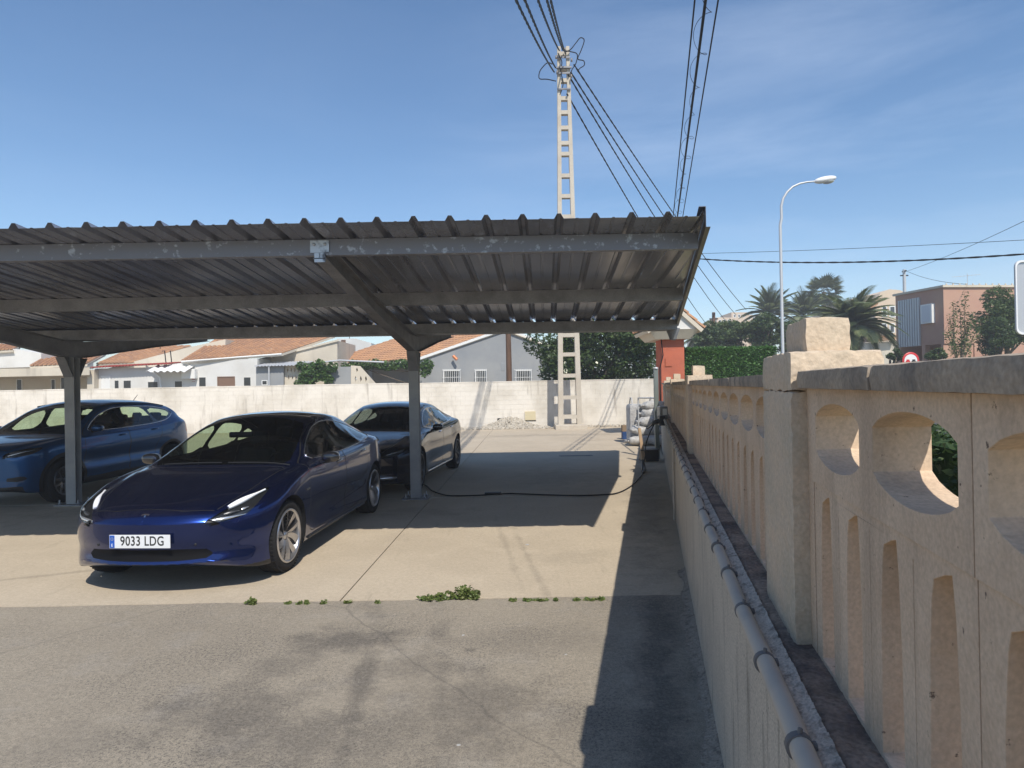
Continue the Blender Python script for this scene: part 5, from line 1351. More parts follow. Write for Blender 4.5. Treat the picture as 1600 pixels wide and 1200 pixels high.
# -- far left house
fl_ = empty('far_left_house', (-27, 39, 0), label='cream house with deep shaded porch at the far left behind the wall', cat='house')
prism([(-60, 640), (143, 640), (143, 588), (-60, 590)], 39.5, 3, 'porch_wall', m_housec, fl_)
pbuild(MB().hexa([at(-60, 590, 36.2), at(140, 586, 36.2), at(140, 590, 39.6), at(-60, 592, 39.6), at(-60, 577, 36.2), at(140, 574, 36.2), at(140, 579, 39.6), at(-60, 580, 39.6)]), 'porch_roof', m_housec, fl_)
prism([(136, 640), (147, 640), (147, 578), (136, 578)], 36.6, 3.2, 'porch_end_wall', m_housec, fl_)
prism([(-60, 577), (64, 573), (64, 552), (20, 545), (-60, 562)], 40, 5, 'gable', m_housew, fl_)
tiles(at(46, 573, 37), at(136, 569, 37), at(165, 553, 43), at(75, 556, 43), fl_)
tiles(at(-60, 552, 39.8), at(20, 547, 39.8), at(38, 538, 44), at(-60, 540, 44), fl_, name='rear_roof')
window(26, 592, 35, 618, 39.5, fl_, m=m_winglass); window(80, 592, 87, 618, 39.5, fl_, m=m_winglass); window(95, 588, 102, 618, 39.5, fl_)
pbuild(MB().tube([at(122, 582, 36.5), at(123, 640, 36.5)], .06, 8), 'porch_post', m_housec, fl_)

def aerial(x, y, Y, h, parent):
    q = at(x, y, Y); an = MB(); an.tube([q, q + Vector((0, 0, h))], .022, 6).tube([q + Vector((-.55, 0, h * .85)), q + Vector((.55, .1, h * .9))], .014, 5)
    for i in range(6): p = q + Vector((-.5 + i * .2, .0, h * .87)); an.tube([p - Vector((0, .25, .08)), p + Vector((0, .25, .08))], .010, 4)
    pbuild(an, 'aerial', m_dark, parent)
aerial(250, 545, 43, 1.3, wh_); aerial(546, 532, 47.5, 1.2, cg); aerial(30, 552, 41, 1.3, fl_)
a_ = at(330, 583, 36.9); pbuild(MB().bevbox((a_.x - 1.55, 36.62, a_.z - .30), (a_.x - .80, 36.98, a_.z + .25), .03), 'air_conditioner', m_frame, wh_)
for i in range(7): x = 430 + 12 * i; pass
# ---- vines and the tree behind the wall
def vine(px, Y, n, label, name='vine', leaf=.14, th=.3):
    c = [at(x, y, Y) for x, y in px]; o_ = sum(c, Vector()) / len(c); t = empty(name, (o_.x, Y, 0), label=label, cat='vine')
    pts = np.concatenate([ballpts(n // len(c), (p.x - o_.x, 0, p.z), (.34, th, .30), .2) for p in c])
    quads_obj('foliage', leaves(pts, leaf, aspect=.7), m_leafv, t)
    mb = MB(); lo = min(c, key=lambda p: p.z)
    mb.tube([(lo.x - o_.x, .1, 0), (lo.x - o_.x + .1, .1, lo.z * .6)] + [(p.x - o_.x, .1, p.z) for p in c[::2]], .03, 6); mb.build('stem', m_bark, t)
vine([(472, 572), (480, 580), (475, 590), (488, 575), (497, 588), (505, 578), (512, 592), (484, 597), (500, 570), (519, 574), (468, 600)], 36.1, 2600, 'green vine climbing over the pierced cream screen wall')
vine([(552 + 9 * i, 570 + 2 * sin(i * 1.3)) for i in range(14)] + [(664, 582), (668, 576), (540, 574)], 38.0, 2600, 'green vine trailing along the eave of the grey house porch')
tc_ = at(935, 560, 31.3)
cl = rand_clumps((tc_.x, 31.4, 3.6), (3.0, 1.7, 2.1), 46, .85) + rand_clumps((tc_.x + 1.6, 31.2, 2.6), (1.6, 1.4, 1.0), 12, .6) + [((tc_.x - 2.2 + .5 * i, 31.3, 2.0), (.55, .5, .5)) for i in range(10)] + rand_clumps((tc_.x - 2.1, 31.2, 2.6), (1.1, 1.2, 1.0), 10, .5)
tree('broadleaf_tree', (tc_.x + 1.2, 31.2, 0), cl, 30000, .15, m_leafd, 'large dense dark green tree behind the white wall beside the pylon', trunk=.20, flowers=90, aspect=.55)
mb = MB(); q = Vector((tc_.x + 1.15, 29.35, 0))
# ------------------------------------------------------------------ beyond the wall on the right
# orange gate pillar with little tiled roof
op = empty('orange_gatehouse', (5.05, 21.2, 0), label='orange rendered gate pillar with small tiled roof at the end of the beige wall', cat='gate pillar')
a, b = at(1033, 600, 21), at(1068, 520, 21)
pbuild(MB().bevbox((a.x, 20.95, -.1), (b.x, 21.7, b.z), .01), 'pillar', m_orangew, op)
pbuild(MB().box((a.x + .12, 20.93, a.z + .55), (a.x + .34, 20.948, a.z + .57)).box((a.x + .12, 20.93, a.z + .57), (a.x + .14, 20.948, a.z + .80)), 'mail_slot', mat('dark_orange', (.3, .08, .04), .8), op)
p0, p1 = at(1010, 531, 20.9), at(1090, 515, 20.9)
pbuild(MB().hexa([Vector((p0.x + .25, 20.75, p0.z)), Vector((p1.x - .3, 20.75, p0.z)), Vector((p1.x - .3, 22.4, p0.z)), Vector((p0.x + .25, 22.4, p0.z)), Vector((p0.x, 20.55, p1.z)), Vector((p1.x, 20.55, p1.z)), Vector((p1.x, 22.6, p1.z)), Vector((p0.x, 22.6, p1.z))]), 'eaves', m_housec, op)
pk = at(1056, 484, 20.9)
mb = MB(); tri = [Vector((p0.x + .02, 0, p1.z + .002)), Vector((p1.x - .02, 0, p1.z + .002)), Vector((pk.x, 0, pk.z))]
mb.add([Vector((p.x, 20.6, p.z)) for p in tri] + [Vector((p.x, 22.5, p.z)) for p in tri], [(0, 1, 2), (5, 4, 3), (0, 3, 4, 1), (1, 4, 5, 2), (2, 5, 3, 0)]); pbuild(mb, 'gable', m_housew, op)
for s in (0, 1):
    e0, e1 = (Vector((p1.x + .08, 20.5, p1.z - .02)), Vector((p1.x + .08, 22.6, p1.z - .02))) if s else (Vector((p0.x - .08, 22.6, p1.z - .02)), Vector((p0.x - .08, 20.5, p1.z - .02)))
    r0, r1 = Vector((pk.x, e0.y, pk.z + .03)), Vector((pk.x, e1.y, pk.z + .03)); tiles(e0, e1, r1, r0, op, tw_=.2, tl=.3)
pbuild(MB().tube([at(1033, 530, 20.88), at(1036, 555, 20.88), at(1031, 575, 20.88), at(1032, 640, 20.88), at(1029, 665, 20.88)], .018, 6), 'conduit', m_cable, op)
# clipped hedge
hx0, hx1 = at(1064, 543, 22.2).x, at(1213, 543, 22.2).x; hz = at(1140, 543, 22.2).z
hd = empty('clipped_hedge', ((hx0 + hx1) / 2, 22.9, .5), label='square-clipped bright green hedge beyond the wall', cat='hedge')
MB().bevbox((hx0 - hd.location.x + .03, -.66, 0), (hx1 - hd.location.x - .03, .66, hz - .54), .08).build('hedge_core', m_hedgecore, hd)
n = 26000; w_ = (hx1 - hx0) / 2; P = np.zeros((n, 3)); k1 = int(n * .62); k2 = int(n * .85)
P[:k1, 0] = rng.uniform(-w_, w_, k1); P[:k1, 1] = -.70 + rng.normal(0, .018, k1); P[:k1, 2] = rng.uniform(0, hz - .5, k1)
P[k1:k2, 0] = rng.uniform(-w_, w_, k2 - k1); P[k1:k2, 1] = rng.uniform(-.7, .7, k2 - k1); P[k1:k2, 2] = hz - .5 + rng.normal(0, .02, k2 - k1)
P[k2:, 0] = w_ + rng.normal(0, .02, n - k2); P[k2:, 1] = rng.uniform(-.7, .7, n - k2); P[k2:, 2] = rng.uniform(0, hz - .5, n - k2)
quads_obj('foliage', leaves(P, .075, aspect=.5), m_leafh, hd)
# hedge behind the near wall, seen through the piercing
h2 = empty('low_dark_hedge', WL(4.2, 2.6, .55), label='low dark hedge glimpsed through the pierced wall panel', cat='hedge')
P = np.stack([rng.uniform(-2.5, 2.5, 7000), rng.uniform(-.4, .4, 7000), rng.uniform(0, .72, 7000)], 1)
quads_obj('foliage', leaves(P, .07), m_leafd, h2)
MB().box((-2.4, -.3, -.02), (2.4, .3, .6)).build('hedge_core', m_hedgecore, h2); h2.rotation_euler = (0, 0, atan2(1, .209))
# street lamp
lp = empty('street_lamp', (at(1223, 550, 23.4).x, 23.4, .5), label='tall grey street lamp with curved arm and white head', cat='street lamp')
o_ = lp.location; zb_ = at(1222, 330, 23.4).z
pts = [(0, 0, 0), (0, 0, .9), (0, 0, 1.0), (0, 0, zb_ - .5 - .5)]; rad = [.085, .083, .058, .05]
arc = [at(x, y, 23.4) - o_ for x, y in ((1221.5, 340), (1221, 322), (1224, 310), (1230, 300), (1239, 291.5), (1250, 286.5), (1262, 284), (1276, 283))]
MB().tube(pts + [tuple(p) for p in arc], rad + [.047, .045, .042, .04, .037, .034, .031, .028], 14).build('pole', m_lamp, lp)
hc = at(1290, 281, 23.4) - o_; Mh = Matrix.Translation(hc) @ Matrix.Rotation(radians(-9), 4, 'Y')
MB().ell((0, 0, .015), (.40, .155, .115), 20, 0, Mh, .9).build('lamp_head', m_shade, lp)
MB().ell((.10, 0, -.055), (.22, .12, .10), 18, 0, Mh).build('lamp_bowl', m_lampw, lp)
MB().bevbox((-.075, -.09, .35), (.075, -.055, .75), .01).build('service_door', m_lamp, lp)
# round no-overtaking sign
sg = empty('round_traffic_sign', (at(1423, 560, 23.8).x, 23.8, .5), label='round white no-overtaking sign with red ring and two small cars, top visible above coping', cat='traffic sign')
zc = at(1423, 563.5, 23.8).z - .5; Mx = Matrix.Translation((0, 0, zc)) @ Matrix.Rotation(pi / 2, 4, 'X')
MB().lathe([(0, 0), (.235, 0)], 40, Mx @ Matrix.Translation((0, 0, .006))).build('sign_face', m_frame, sg)
MB().lathe([(.232, .007), (.305, .007), (.31, 0), (.305, -.012), (0, -.012)], 40, Mx).build('sign_ring', mat('sign_red', (.55, .03, .03), .4), sg)
for sx, mm in ((-.105, mat('sign_red', (.55, .03, .03), .4)), (.105, m_ink)):
    mb = MB(); mb.bevbox((sx - .085, -.014, zc - .07), (sx + .085, -.0075, zc - .01), .003); mb.bevbox((sx - .055, -.014, zc - .012), (sx + .055, -.0075, zc + .045), .003)
    for e in (-.055, .055): mb.box((sx + e - .018, -.014, zc - .10), (sx + e + .018, -.0075, zc - .07))
    mb.build('car_symbol', mm, sg)
MB().tube([(0, .04, 0), (0, .04, zc + .2)], .03, 10).build('post', m_lamp, sg)
# back of a rectangular sign at the right edge
rs = empty('rectangular_sign', (at(1640, 470, 6.5).x, 6.55, .5), label='pale grey rectangular road sign back with rounded corners at right edge', cat='sign')
a, b = at(1587, 523, 6.5), at(1700, 405, 6.5); o_ = rs.location; rr = .06; L_ = []
for (cx, cz, a0) in ((b.x - rr, b.z - rr, 0), (a.x + rr, b.z - rr, 90), (a.x + rr, a.z + rr, 180), (b.x - rr, a.z + rr, 270)):
    for k_ in range(7): t = radians(a0 + 15 * k_); L_.append((cx + rr * cos(t) - o_.x, cz + rr * sin(t) - o_.z))
mb = MB(); extrude_poly(mb, L_, [], lambda x, z, t: Vector((x, t, z)), -.05, -.047); mb.build('sign_plate', mat('sign_grey_back', (.50, .51, .53), .35, .3), rs)
c = (sum(x for x, z in L_) / len(L_), sum(z for x, z in L_) / len(L_)); mb = MB()
inner = [(c[0] + (x - c[0]) * .965, c[1] + (z - c[1]) * .95) for x, z in L_]; extrude_poly(mb, L_, [inner], lambda x, z, t: Vector((x, t, z)), -.066, -.044); ob = mb.build('rim', m_shade, rs); fix_normals(ob)
MB().tube([(.05, 0, -.05), (.05, 0, b.z - o_.z)], .03, 10).build('post', m_lamp, rs)
# ---- pink house
ph = empty('pink_house', (26, 38, .5), label='boxy pink two-storey house with grey louvre panel and white shuttered window', cat='house')
c0 = at(1475, 500, 38); zt = at(1475, 449, 38).z; z0 = .4
Fd = Vector((1, .12, 0)).normalized(); bk = at(1400, 500, 41.6); Sd = Vector((bk.x - c0.x, 3.6, 0)); C0 = Vector((c0.x, 38, 0)); FR = C0 + Fd * 9.5; BL = C0 + Sd; BR = FR + Sd
zop = at(1475, 537, 38).z
mb = MB()
def pr(P, za, zb, m_=0): return [Vector((p.x, p.y, za)) for p in P] + [Vector((p.x, p.y, zb)) for p in P]
mb.hexa(pr([C0, FR, BR, BL], zop, zt)); pbuild(mb, 'upper_storey', m_pink, ph)
ins = Sd * .985; P_ = [C0 + Fd * .0, FR, BR, BL + Fd * 1.6]
mb = MB().hexa(pr([C0 + Fd * 1.9, FR - Fd * .01, BR - Fd * .01, BL + Fd * 1.9], z0, zop - .002)); pbuild(mb, 'ground_storey', m_pink, ph)
mb = MB().hexa(pr([C0 + Sd * .02, C0 + Fd * 2.2 + Sd * .02, C0 + Fd * 2.2 + Sd * .07, C0 + Sd * .07], z0, zop - .002)).hexa(pr([C0 + Sd * .38, C0 + Fd * .3 + Sd * .38, C0 + Fd * .3 + Sd * .45, C0 + Sd * .45], z0, zop - .002)).hexa(pr([C0 + Sd * .9, C0 + Fd * 2 + Sd * .9, C0 + Fd * 2 + Sd, C0 + Sd], z0, zop - .002)); pbuild(mb, 'garage_pier', m_pink, ph)
o4 = [C0 - Fd * .12 - Sd * .03, FR + Fd * .1 - Sd * .03, BR + Fd * .1 + Sd * .03, BL - Fd * .12 + Sd * .03]
pbuild(MB().hexa(pr(o4, zt + .002, zt + .13)), 'roof_edge', m_housec, ph)
Nn = Vector((-Sd.y, Sd.x, 0)).normalized()
for i in range(9):      # vertical louvres on the side
    t0 = .46 + i * .052; A_ = C0 + Sd * t0; B_ = C0 + Sd * (t0 + .036)
    zA, zB = at(1420, 541, 40).z, at(1420, 466, 40).z; pbuild(MB().hexa([*(Vector((p.x, p.y, zA)) for p in (A_ + Nn * .12, B_ + Nn * .12, B_, A_)), *(Vector((p.x, p.y, zB)) for p in (A_ + Nn * .12, B_ + Nn * .12, B_, A_))]), 'louvre', m_lamp, ph)
zA, zB = at(1450, 505, 38.9).z, at(1450, 475, 38.9).z; A_, B_ = C0 + Sd * .17, C0 + Sd * .40
wn = pbuild(MB().hexa([*(Vector((p.x, p.y, zA)) for p in (A_ + Nn * .22, B_ + Nn * .22, B_, A_)), *(Vector((p.x, p.y, zB)) for p in (A_ + Nn * .22, B_ + Nn * .22, B_, A_))]), 'window', m_frame, ph)
A_, B_ = C0 + Sd * .20, C0 + Sd * .37; g = MB().hexa([*(Vector((p.x, p.y, zA + .08)) for p in (A_ + Nn * .235, B_ + Nn * .235, B_ + Nn * .2, A_ + Nn * .2)), *(Vector((p.x, p.y, zB - .08)) for p in (A_ + Nn * .235, B_ + Nn * .235, B_ + Nn * .2, A_ + Nn * .2))]); g.v = [tuple(Vector(p) - ph.location) for p in g.v]; g.build('pane', mat('pale_shutter', (.62, .63, .66), .5), wn)
an = MB(); q = at(1512, 447, 39); an.tube([q, q + Vector((0, 0, .75))], .015, 6).tube([q + Vector((-.9, 0, .55)), q + Vector((.75, 0, .68))], .01, 6)
for i in range(7): p = q + Vector((-.8 + i * .24, 0, .56 + .018 * i)); an.tube([p - Vector((0, .2, .05)), p + Vector((0, .2, .05))], .006, 4)
pbuild(an, 'aerial', m_lamp, ph)
for i, (x0, x1) in enumerate([(1476, 1600)]):
    z = zt + .13; n = 22
    for k_ in range(n): p = C0 + Fd * (.2 + k_ * .42); pbuild(MB().box((p.x - .03, p.y - .03, z), (p.x + .03, p.y + .03, z + .10)), 'roof_stud', m_housec, ph)
# ---- cream apartments far behind
ap = empty('apartment_building', (48, 90, .5), label='peach apartment block with rounded tower top beyond the palms', cat='building')
def slab(px, Y, d, name, m, holes=()): return prism(px, Y, d, name, m, ap, holes)
slab([(1330, 640), (1372, 640), (1372, 465), (1330, 467)], 92, 12, 'main_block', m_apart)
slab([(1368, 640), (1420, 640), (1420, 458), (1405, 453), (1390, 452), (1376, 458), (1368, 470)], 88, 10, 'round_tower', m_apart)
slab([(1352, 640), (1372, 640), (1372, 505), (1352, 505)], 86, 4, 'side_wing', m_housec)
slab([(1362, 482), (1372, 476), (1372, 472), (1358, 479)], 87.4, 1, 'canopy', m_tile)
for (x0, y0, x1, y1, Y) in ((1338, 474, 1348, 481, 92), (1354, 474, 1364, 481, 92), (1378, 478, 1386, 496, 88), (1390, 478, 1399, 496, 88), (1378, 505, 1386, 520, 88), (1390, 505, 1398, 520, 88), (1337, 490, 1346, 500, 92)):
    window(x0, y0, x1, y1, Y, ap, fw=.12)
slab([(1366, 533), (1402, 530), (1402, 523), (1366, 524)], 80, 3, 'lower_roof', m_tile)
slab([(1362, 575), (1402, 575), (1402, 533), (1362, 535)], 81, 3, 'lower_house', m_housec)
b2 = empty('distant_flats', (45, 150, .5), label='distant cream flats far beyond the hedge, left of the palms', cat='building')
for (x0, y0, x1) in ((1120, 496, 1146), (1143, 488, 1168), (1166, 492, 1190), (1088, 505, 1122)):
    o2 = prism([(x0, 620), (x1, 620), (x1, y0), (x0, y0)], 150 + x0 % 7, 8, 'block', m_apart, b2)
    for wx in range(x0 + 3, x1 - 4, 7): window(wx, y0 + 3, wx + 4, y0 + 8, 150 + x0 % 7, b2, fw=.12)
# ---- poles far off
for (x, yt, Y, lab) in ((1115, 488, 55, 'old wooden pole above the dark trees behind the hedge'), (1413, 421, 60, 'thin grey pole with insulators behind the pink house')):
    p = at(x, yt, Y); e = empty('utility_pole', (p.x, Y, .4), label=lab, cat='pole')
    MB().tube([(0, 0, 0), (0, 0, p.z - .4)], [.20, .13], 10).build('pole', m_wood if x < 1200 else m_lamp, e)
    MB().box((-.35, -.05, p.z - 1.0), (.35, .05, p.z - .9)).box((-.05, -.3, p.z - .6), (.05, .3, p.z - .5)).build('crossarm', m_dark, e)
# ---- palms
def palm_at(x, y, Y, r_px, nf, label, **k):
    c = at(x, y, Y); return palm((c.x, Y, .4), c.z - .4, r_px * Y / F, nf, label, **k)
palm_at(1203, 492, 60, 52, 52, 'date palm just left of the street lamp, trunk hidden by trees', rt=.3, upb=.75, droop=.7)
palm_at(1256, 496, 62, 50, 48, 'date palm just right of the street lamp', rt=.3, upb=.75, droop=.7)
palm_at(1287, 456, 72, 32, 52, 'tallest palm, a fan palm rising above the others', wild=True, rt=.22, upb=.9)
palm_at(1332, 512, 36, 78, 64, 'biggest and nearest palm with long arching fronds behind the stone pillar block', rt=.4, upb=.62, droop=.95)
palm_at(1092, 530, 48, 34, 30, 'short yellowish palm behind the left end of the hedge', rt=.25, upb=.6)
# ---- trees and shrubs on the right
def T(x, y, Y, r, n, ncl, leaf, m, label, nm='tree', group=None, cr=.3, trunk=.12, squash=1, zb=.45, cat='tree'):
    c = at(x, y, Y); R3 = (r * Y / F, r * Y / F * .8, r * Y / F * squash)
    return tree(nm, (c.x, Y, zb), rand_clumps((c.x, Y, c.z), R3, int(ncl * 1.8), cr * 1.25 * r * Y / F), n, leaf, m, label, group=group, trunk=trunk, cat=cat)
G_ = 'dark trees behind the clipped hedge'
T(1112, 532, 40, 26, 5000, 18, .16, m_leafd, 'leftmost dark bushy tree behind the clipped hedge', 'dark_tree', G_)
T(1150, 522, 42, 30, 8000, 22, .16, m_leafm, 'middle dark bushy tree behind the clipped hedge', 'dark_tree', G_)
T(1195, 520, 41, 30, 9000, 24, .15, m_leafd, 'rightmost dark blue-green tree touching the street lamp', 'dark_tree', G_)
T(1235, 525, 44, 26, 5000, 16, .16, m_leafm, 'bushy tree behind the stone block, right of the lamp', 'dark_tree')
T(1572, 495, 33, 44, 15000, 30, .13, m_leafm, 'bushy green tree in front of the pink house at right edge', 'green_tree', squash=1.0)
T(1560, 530, 32, 30, 7000, 18, .11, m_leafd, 'dark shrub below the bushy green tree', 'shrub', cat='shrub')
T(1465, 556, 30, 14, 2500, 10, .09, m_leafm, 'small round bush at the corner of the pink house', 'shrub', cat='shrub')
T(1402, 556, 31, 13, 2500, 10, .09, m_leafd, 'small dark bush left of the round sign', 'shrub', cat='shrub')
T(1362, 560, 20, 14, 700, 8, .10, m_leafh, 'pale leafy shrub just beyond the stone pillar cap', 'shrub', cat='shrub')
c = at(1498, 555, 30); sap = empty('slender_sapling', (c.x, 30, .45), label='slender sparse young tree standing before the pink wall', cat='tree')
mb = MB(); lv = []
for i, (tx, ty) in enumerate(((1508, 462), (1490, 476), (1484, 495), (1518, 492), (1500, 480), (1526, 515), (1480, 520), (1512, 505))):
    tp_ = at(tx, ty, 30 + .2 * (i % 3)) - sap.location; s0 = Vector((0, 0, .6 + .12 * i)); mid = s0.lerp(tp_, .5) + Vector((.1 * (-1)**i, 0, -.05)); mb.tube([Vector((0, 0, 0)), s0, mid, tp_], [.05, .04, .025, .008], 6)
    for k_ in range(9): lv.append(ballpts(26, tuple(mid.lerp(tp_, k_ / 8)), (.20, .2, .2), .1))
mb.build('trunk', m_bark, sap); quads_obj('crown', leaves(np.concatenate(lv), .10, aspect=.45), m_leafm, sap)
# distant greenery line
P = []
for i in range(60): P.append(ballpts(160, (random.uniform(-70, 120), random.uniform(118, 140), random.uniform(.5, 2.6)), (4, 3, 2.2), .3))
fw_ = quads_obj('distant_trees', leaves(np.concatenate(P), .7), m_leafd); fw_['kind'] = 'stuff'; fw_['label'] = 'far off line of dark greenery along the horizon'
# ------------------------------------------------------------------ small things in the yard
def sack(name, c, size, rz, label, m=None, group='white sacks heaped by the end of the wall'):
    bm = bmesh.new(); bmesh.ops.create_uvsphere(bm, u_segments=22, v_segments=12, radius=1)
    ph = [random.uniform(0, 6) for _ in range(6)]
    for v in bm.verts:
        p = v.co.copy(); q = Vector([math.copysign(abs(x)**.62, x) for x in p])
        w_ = 1 + .07 * sin(5 * q.x + ph[0]) * cos(4 * q.y + ph[1]) + .05 * sin(9 * q.x + ph[2] + 3 * q.z) + .03 * sin(14 * q.y + ph[3])
        v.co = Vector((q.x * size[0] * w_, q.y * size[1] * w_, q.z * size[2] * (w_ - .25 * abs(q.x)**3)))
    for s in (-1, 1):
        r = bmesh.ops.create_cone(bm, segments=8, radius1=size[2] * .35, radius2=size[2] * .75, depth=.10, cap_ends=True, matrix=Matrix.Translation((s * (size[0] * 1.02 + .02), 0, 0)) @ Matrix.Rotation(s * pi / 2, 4, 'Y') @ Matrix.Diagonal((.5, 1.6, 1, 1)))
    me = bpy.data.meshes.new(name); bm.to_mesh(me); bm.free(); me.materials.append(m or m_sack)
    for p in me.polygons: p.use_smooth = True
    o = link(name, me); o.location = c; o.rotation_euler = (random.uniform(-.12, .12), random.uniform(-.12, .12), rz); return tag(o, label, 'sack', group)
SK = [((3.50, 18.2, .14), .2, 'bottom left white sack of the heap by the wall'), ((3.95, 18.15, .15), -.3, 'bottom right white sack of the heap, against the wall'),
      ((3.62, 18.35, .40), .5, 'white sack lying on the bottom left sack'), ((4.0, 18.4, .43), -.1, 'white sack lying on the bottom right sack'),
      ((3.85, 18.4, .66), .15, 'white sack in the third layer of the heap'), ((3.95, 18.5, .88), -.2, 'white sack in the fourth layer of the heap'), ((3.98, 18.6, 1.08), .3, 'topmost white sack of the heap')]
for c, rz, lab in SK: sack('sack', Vector(c), (.34, .23, .13), rz, lab)
bb = empty('bulk_bag', (3.72, 19.0, 0), label='large white bulk bag standing behind the heaped sacks', cat='bulk bag')
MB().bevbox((-.40, -.3, 0), (.36, .35, 1.12), .09).build('bag', m_sack, bb)
for x in (-.3, .28): MB().tube([(x, -.25, 1.05), (x, -.1, 1.30), (x, .1, 1.30), (x, .3, 1.05)], .02, 6).build('lifting_strap', m_sack, bb)
fr = empty('steel_frame', (3.3, 14.9, 0), label='thin grey steel post and crossbar frame beside the sacks', cat='frame')
p = gr(1027, 717); fr.location = p; zt = at(1027, 577, p.y).z
MB().box((-.045, -.045, 0), (.045, .045, zt)).build('post', mat('green_grey_steel', (.20, .23, .22), .5, .3), fr)
MB().lathe([(0, .0), (.06, 0), (.055, .04), (0, .055)], 12, Matrix.Translation((0, 0, zt))).build('post_cap', m_lamp, fr)
q0, q1 = at(997, 622, 18.05) - p, at(1026, 622, 15.1) - p
MB().tube([q0, q1], .018, 8).tube([q0, Vector((q0.x, q0.y, 0))], .018, 8).build('crossbar', m_lamp, fr)
dp_ = tag(MB().tube([(2.52, YV + .05, roofz(YV) - .165), (2.50, YV + .1, roofz(YV) - .30)], .05, 12).lathe([(.055, 0), (.06, .03), (.11, .16), (.11, .17), (.055, .165)], 14, Matrix.Translation((2.505, YV + .09, roofz(YV) - .30))).build('downspout', m_steel), 'short dark downspout under the right end of the roof gutter', 'downspout')
dp_.parent = cp; dp_.matrix_parent_inverse = Matrix.Translation(-Vector(cp.location)); del dp_['label']; del dp_['category']
bx = tag(MB().bevbox((-.12, -.14, 0), (.12, .14, .24), .012).build('blue_tub', m_bluebox), 'small dark blue tub on the concrete left of the sacks', 'tub'); bx.location = gr(978, 686)
cb = tag(MB().bevbox((-.125, -.14, 0), (.115, .14, .19), .004).box((-.125, -.02, .1905), (.115, .02, .1915)).build('cardboard_box', m_card), 'brown cardboard box standing on the blue tub', 'box'); cb.location = bx.location + Vector((0, 0, .242))
sp_ = gr(1006, 722); stk_ = tag(MB().hexa([Vector(q) for q in ((-.04, -.02, 0), (.04, -.02, 0), (.04, .02, 0), (-.04, .02, 0), (-.06, .28, .72), (.0, .28, .72), (.0, .32, .72), (-.06, .32, .72))]).build('wooden_stake', mat('pale_timber', (.42, .31, .2), .8, streak=(9, (.3, .2, .13), .4, .7))), 'short pale timber offcut leaning by the sacks', 'timber'); stk_.location = sp_
# charging cable
ev = empty('charging_cable', gr(800, 772), label='black car charging cable snaking over the shaded concrete to the wall', cat='cable'); o_ = ev.location
pts = [gr(x, y, .014) for x, y in ((600, 745), (640, 752), (664, 758), (676, 767), (700, 774), (740, 774), (775, 772), (800, 771), (850, 773), (900, 774), (940, 773), (965, 770), (985, 760), (998, 748), (1004, 740))]
W0 = WL(12.35, .20, 1.0); pts += [Vector((pts[-1].x + .02, pts[-1].y + .15, .06)), Vector((pts[-1].x + .1, pts[-1].y + .25, .30)), Vector((W0.x - .30, W0.y - .1, .62)), Vector((W0.x - .12, W0.y, .95)), W0]
Q = []
for i in range(len(pts) - 1):
    p0, p1, p2, p3 = pts[max(i - 1, 0)], pts[i], pts[i + 1], pts[min(i + 2, len(pts) - 1)]
    for j in range(8):
        t = j / 8; Q.append(.5 * ((2 * p1) + (-p0 + p2) * t + (2 * p0 - 5 * p1 + 4 * p2 - p3) * t * t + (-p0 + 3 * p1 - 3 * p2 + p3) * t**3) - o_)
MB().tube(Q, .0105, 8).build('cord', m_cable, ev)
c = gr(1006, 738) - o_; MB().tube([c + Vector((-.06, -.25, .03)), c + Vector((0, 0, .05)), c + Vector((.04, .25, .08)), c + Vector((.05, .35, .2))], [.02, .05, .045, .02], 10).build('in_line_box', m_black, ev)
c = gr(770, 772) - o_; MB().bevbox((c.x - .13, c.y - .03, .0), (c.x + .13, c.y + .03, .035), .01).build('joint_sleeve', m_black, ev)
c = W0 - o_; MB().tube([c + Vector((-.28, -.05, -.14)), c + Vector((-.14, 0, -.03)), c + Vector((.0, 0, .0))], [.018, .04, .055], 10).bevbox((c.x - .05, c.y - .09, c.z - .09), (c.x + .06, c.y + .09, c.z + .09), .015).build('plug', m_black, ev)
hold = tag(MB().bevbox((-.22, -.16, 0), (.16, .16, .24), .02).bevbox((-.24, -.18, .24), (.18, .18, .26), .01).build('black_block', m_black), 'low black block standing in for a dark area at the wall foot near the sacks', 'bin'); hold.location = gr(1016, 724) + Vector((.1, .5, 0))  # plain black block in place of a dark area, not known to be a bin
# drain grate
dg_ = empty('drain_grate', gr(900, 712), label='narrow slotted drain grate set in the shaded concrete', cat='drain'); 
MB().box((-.40, -.09, .0), (.40, -.075, .008)).box((-.40, .075, .0), (.40, .09, .008)).build('frame', m_steel, dg_)
MB().box((-.40, -.075, -.002), (.40, .075, .002)).build('channel', m_dark, dg_)
bar = MB().box((-.012, -.074, .0025), (.012, .074, .008)).build('bar', m_steel, dg_); bar.location.x = -.38
for i in range(1, 17): c = bar.copy(); COL.objects.link(c); c.parent = dg_; c.location.x = -.38 + i * .0475
